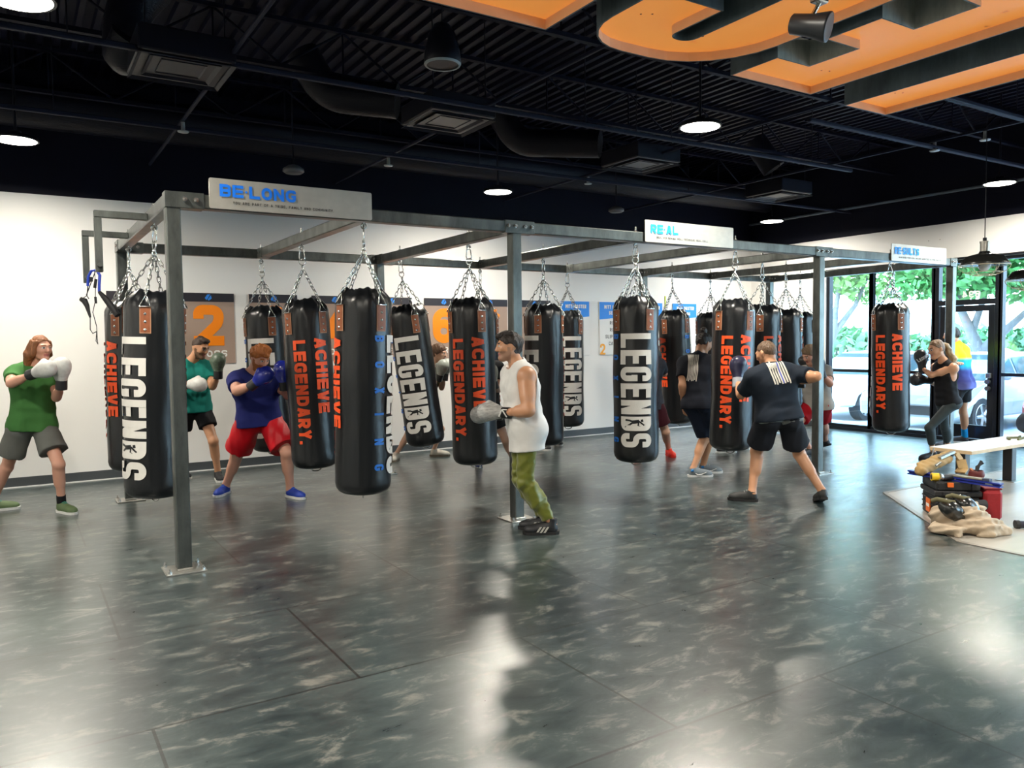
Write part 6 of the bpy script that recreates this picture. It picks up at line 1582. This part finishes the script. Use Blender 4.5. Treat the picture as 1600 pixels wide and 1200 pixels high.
m = MB(); tb(m, (-.005, -.005, .202), (.465, .40, .250), .010); tb(m, (.07, -.014, .212), (.27, -.004, .245), .003); tb(m, (.31, -.014, .212), (.41, -.004, .245), .003); m.build('lid', tp, root)
m = MB(); tb(m, (.01, .01, .252), (.45, .385, .330), .010)
for x in (.03, .36): tb(m, (x, -.002, .26), (x+.06, .010, .32), .003)
m.build('organiser', tp, root)
m = MB(); tb(m, (.12, -.010, .285), (.18, .012, .325), .003); lt = m.build('latch', org_l, root)
m = MB(); tb(m, (-.002, .14, .03), (.012, .24, .15), .002); m.build('sticker', org_l, root)
m = MB(); tb(m, (-.003, .15, .075), (.010, .23, .105), .001); m.build('sticker_text_band', mat('white_print', (0.82, 0.82, 0.80), 0.5), root)
# red bag behind it
rb = thing('red_tool_bag', tuple(TB+U*.56+Vv*.14), 'red fabric tool bag standing behind the black tool boxes', 'bag')
def oriented(name, lo, hi, matl, parent, b=.012):
    m = MB(); tb(m, lo, hi, b); return m.build(name, matl, parent)
oriented('bag_body', (.475, -.02, .001), (.66, .33, .27), mat('red_canvas', (.26, .006, .010), .75, noise=.2, nscale=25, bump=.15, bscale=30), rb, .03)
oriented('top_flap', (.48, .0, .268), (.655, .31, .285), mat('dark_red_canvas', (.16, .006, .010), .75), rb, .006)
# level laid across the boxes
def seg_box(mb, a, b, w, h, zoff=0.0):
    a = np.array(a, float); b = np.array(b, float); d = nrm(b-a); s = nrm(np.cross(d, (0, 0, 1))); u = np.cross(s, d); q = []
    for e in (a, b):
        for sx, sz in ((-1, -1), (1, -1), (1, 1), (-1, 1)): q.append(e+s*w*sx+u*(h*sz+zoff))
    return mb.add(q, [(0, 1, 2, 3), (7, 6, 5, 4), (0, 4, 5, 1), (1, 5, 6, 2), (2, 6, 7, 3), (3, 7, 4, 0)])
la, lb_ = at(1421, 723, 7.35), at(1565, 764, 6.62)
la[2] = lb_[2] = .352
lv = thing('spirit_level', tuple((la+lb_)/2), 'long blue spirit level laid across the tool boxes', 'level')
m = MB(); seg_box(m, la, lb_, .028, .006, .014); seg_box(m, la, lb_, .028, .006, -.012); seg_box(m, la, lb_, .006, .010, .001); m.build('rail', mat('blue_level', (.012, .025, .24), .35), lv)
dl = lb_-la
for t in (.12, .5, .88): m = MB(); q = la+dl*t; seg_box(m, q-nrm(dl)*.03, q+nrm(dl)*.03, .012, .009, .0); m.build('vial', mat('vial_pale', (.55, .6, .5), .2), lv)
# pouch belt, tape, blade, plane and cutters heaped on top
suede = mat('tan_suede', (.40, .26, .105), .8, noise=.2, nscale=25); ZT_ = .334
tp0 = TB+U*.16+Vv*.30
pb = thing('tool_belt', tuple(tp0+np.array([0, 0, ZT_])), 'tan suede tool belt with a rolled pouch heaped on the tool boxes', 'tool belt')
A = lambda px, py, d: at(px, py, d)
v = Vol(); v.cone(A(1438, 735, 7.20), A(1480, 717, 7.42), .050, .046, .02); v.cone(A(1436, 726, 7.24), A(1486, 706, 7.48), .026, .024, .02)
V, Q = v.mesh(.009, .005, (40, 40, 40), 6); link_mesh('rolled_pouch', raw_mesh('rolled_pouch', V-np.array(origin(pb)), Q, True), suede, pb)
m = MB(); arc = [A(1484, 705, 7.45), A(1494, 708, 7.43), A(1501, 718, 7.40), A(1505, 732, 7.36), A(1500, 738, 7.30)]
for i in range(len(arc)-1): seg_box(m, arc[i], arc[i+1], .045, .006)
m.build('belt', suede, pb)
m = MB(); seg_box(m, A(1468, 716, 7.3), A(1490, 706, 7.4), .016, .010); m.rod(A(1462, 728, 7.2), A(1470, 722, 7.2), .012, n=8).rod(A(1456, 712, 7.3), A(1459, 700, 7.3), .006, n=6); m.build('buckle', mat('dull_steel', (0.35, 0.36, 0.36), 0.3, 0.9), pb)
tm = thing('tape_measure', tuple(A(1461, 741, 6.98)), 'yellow and black tape measure lying on top of the tool boxes', 'tape measure')
c_ = A(1461, 741, 6.98); c_[2] = ZT_+.036
m = MB().rod(c_-U*.03, c_+U*.03, .035, n=20); m.build('case', mat('yellow_case', (.75, .50, .02), .45), tm); MB().rod(c_-U*.033, c_-U*.029, .022, n=16).rod(c_+U*.029, c_+U*.033, .022, n=16).build('side_disc', tp, tm)
gr = thing('angle_grinder', tuple(A(1480, 743, 6.95)), 'black hand grinder lying beside the tape measure', 'power tool')
g0 = A(1472, 744, 6.96); g1 = A(1500, 738, 7.0); g0[2] = g1[2] = ZT_+.032
MB().rod(g0, g1, .030, .026, n=14).build('motor_body', tp, gr); MB().rod(g0, g0+np.array([0, 0, .01])-nrm(g1-g0)*.03, .028, .032, n=14).build('gear_head', mat('dull_steel', (0.35, 0.36, 0.36), 0.3, 0.9), gr)
MB().rod(g1, g1+nrm(g1-g0)*.07, .022, .018, n=12).build('handle', mat('dark_olive_grip', (.05, .05, .025), .6), gr)
ps = thing('hand_saw', tuple((la*.45+lb_*.55)+np.array([0, 0, .03])), 'grey steel saw blade resting along the blue level', 'saw')
m = MB(); s0 = la*.55+lb_*.45+np.array([0, 0, .030]); s1 = la*.18+lb_*.82+np.array([0, 0, .034]); seg_box(m, s0, s1, .030, .006); m.build('blade', mat('worn_blade', (.30, .28, .23), .4, .6), ps); m = MB(); seg_box(m, s1, s1+nrm(dl)*.06, .022, .011); m.build('handle', mat('dark_navy_grip', (.03, .04, .08), .5), ps)
rp_ = thing('pouch', tuple(A(1524, 738, 6.9)), 'dark red pouch full of small tools behind the level', 'pouch')
q = A(1520, 742, 7.0); q[2] = .288; Rr = RT
v = Vol(); v.cone(q+np.array([0, 0, .035]), q+np.array([0, 0, .10])+U*.03, .05, .065, .02); v.cone(q+np.array([0, 0, .15])+U*.03, q+np.array([0, 0, .20])+U*.03, .05, .05, .01, op='s'); v.plane((0, 0, -1), q)
V, Q = v.mesh(.008); link_mesh('pouch_body', raw_mesh('pouch_body', V-np.array(origin(rp_)), Q, True), mat('dark_red_leather', (.10, .012, .010), .6), rp_)
MB().tube([q+U*.02+np.array([0, 0, .09]), q+U*.05+Vv*.01+np.array([0, 0, .17]), q+U*.075+Vv*.02+np.array([0, 0, .215])], .012, 8).tube([q+U*.03+np.array([0, 0, .09]), q+U*.04+Vv*.03+np.array([0, 0, .16]), q+U*.09+Vv*.02+np.array([0, 0, .20])], .011, 8).build('plier_handle', bk, rp_)
MB().tube([q+np.array([0, 0, .13]), q-U*.02+np.array([0, 0, .145]), q+Vv*.03+np.array([0, 0, .14])], .010, 8).build('copper_fitting', mat('copper', (.55, .20, .08), .4, .6), rp_)
# crumpled khaki trousers with knee pads in front
khaki = mat('khaki_canvas', (.46, .37, .27), .85, noise=.14, nscale=12, bump=.35, bscale=18)
kt = thing('work_trousers', tuple(on_floor(1515, 836)), 'crumpled khaki work trousers on the floor in front of the tool boxes', 'trousers')
v = Vol(); G = lambda px, py, z: on_floor(px, py)*np.array([1, 1, 0])+np.array([0, 0, z])
for a, b, ra, rb_ in ((G(1470, 826, .10), G(1498, 832, .14), .09, .10), (G(1478, 826, .05), G(1502, 836, .06), .07, .06), (G(1492, 826, .17), G(1474, 826, .12), .06, .05), (G(1522, 836, .14), G(1538, 836, .08), .08, .09), (G(1536, 838, .06), G(1570, 836, .04), .075, .045), (G(1520, 836, .05), G(1545, 840, .05), .06, .06), (G(1530, 832, .16), G(1522, 830, .19), .05, .05), (G(1462, 832, .04), G(1496, 840, .035), .05, .045)):
    v.cone(a, b, ra, rb_, .045)
v.plane((0, 0, -1), (0, 0, .005)); fo = [((1, .3, .2), G(1480, 830, .1), .012, .075, .22), ((.3, 1, .6), G(1540, 836, .08), .012, .07, .22), ((.2, .4, 1), G(1510, 834, .1), .010, .06, .3)]
V, Q = v.mesh(.008, .008, (38, 38, 38), 9, fo); link_mesh('cloth', raw_mesh('cloth', V-np.array(origin(kt)), Q, True), khaki, kt)
kp = mat('glossy_black_shell', (.014, .015, .014), .18, spec=.8); str_m = mat('olive_elastic', (.12, .11, .055), .8)
for i, (px, py, dd, lab) in enumerate(((1487, 799, 6.42, 'black shell knee pad with an olive strap, left one on the khaki trousers'), (1510, 793, 6.45, 'black shell knee pad with rivets, right one on the khaki trousers'))):
    c_ = A(px, py, dd); c_ = c_+np.array([0, 0, .012]); root = thing('knee_pad', tuple(c_), lab, 'knee pad'); ax = nrm(dirv(.75, -.2, -.6)); s_ = nrm(np.cross(ax, GF)); n_ = nrm(np.cross(s_, ax)); n_ = n_ if n_ @ GF < 0 else -n_
    v = Vol(); v.ell(c_, [ax, s_, n_], (.120, .072, .050), .02); v.ell(c_+n_*.02-ax*.02, [ax, s_, n_], (.06, .045, .045), .02); v.ell(c_-n_*.05, [ax, s_, n_], (.09, .05, .045), .01, 's')
    V, Q = v.mesh(.007); link_mesh('shell', raw_mesh('shell', V-np.array(origin(root)), Q, True), kp, root)
    for t in (-.06, -.02, .02, .06): MB().ell(c_+ax*t+n_*(.040-abs(t)*.12)+s_*.025, (.008, .008, .008), None, 8, 6).build('rivet', chrome, root)
    MB().tube([c_-ax*.02+s_*.06, c_-ax*.07+s_*.03+n_*.03, c_-ax*.14+n_*.01, c_-ax*.15-s_*.03-n_*.03], .018, 8).build('strap', str_m, root)
ml = thing('rubber_mallet', tuple(A(1532, 789, 6.62)), 'black rubber mallet head between the knee pads and the red bag', 'mallet')
c_ = A(1531, 789, 6.60); MB().rod(c_-GR*.045, c_+GR*.045, .040, .043, n=18).build('head', mat('black_rubber', (.018, .018, .02), .7), ml); MB().rod(c_, c_-np.array([0, 0, .16])+GF*.05, .014, n=10).build('handle', mat('ash_handle', (.35, .22, .11), .6), ml)
tl = thing('flashlight', tuple(on_floor(1598, 828)), 'dark navy cylinder tool lying on the pale floor at the right edge', 'flashlight')
a = on_floor(1588, 826)+np.array([0, 0, .036]); b = a+dirv(1, -.1)*.22; MB().rod(a, b, .030, .026, n=18).build('barrel', mat('navy_plastic', (.02, .022, .04), .35), tl); MB().rod(a-dirv(1, -.1)*.01, a+dirv(1, -.1)*.02, .036, n=18).build('head_ring', tp, tl)
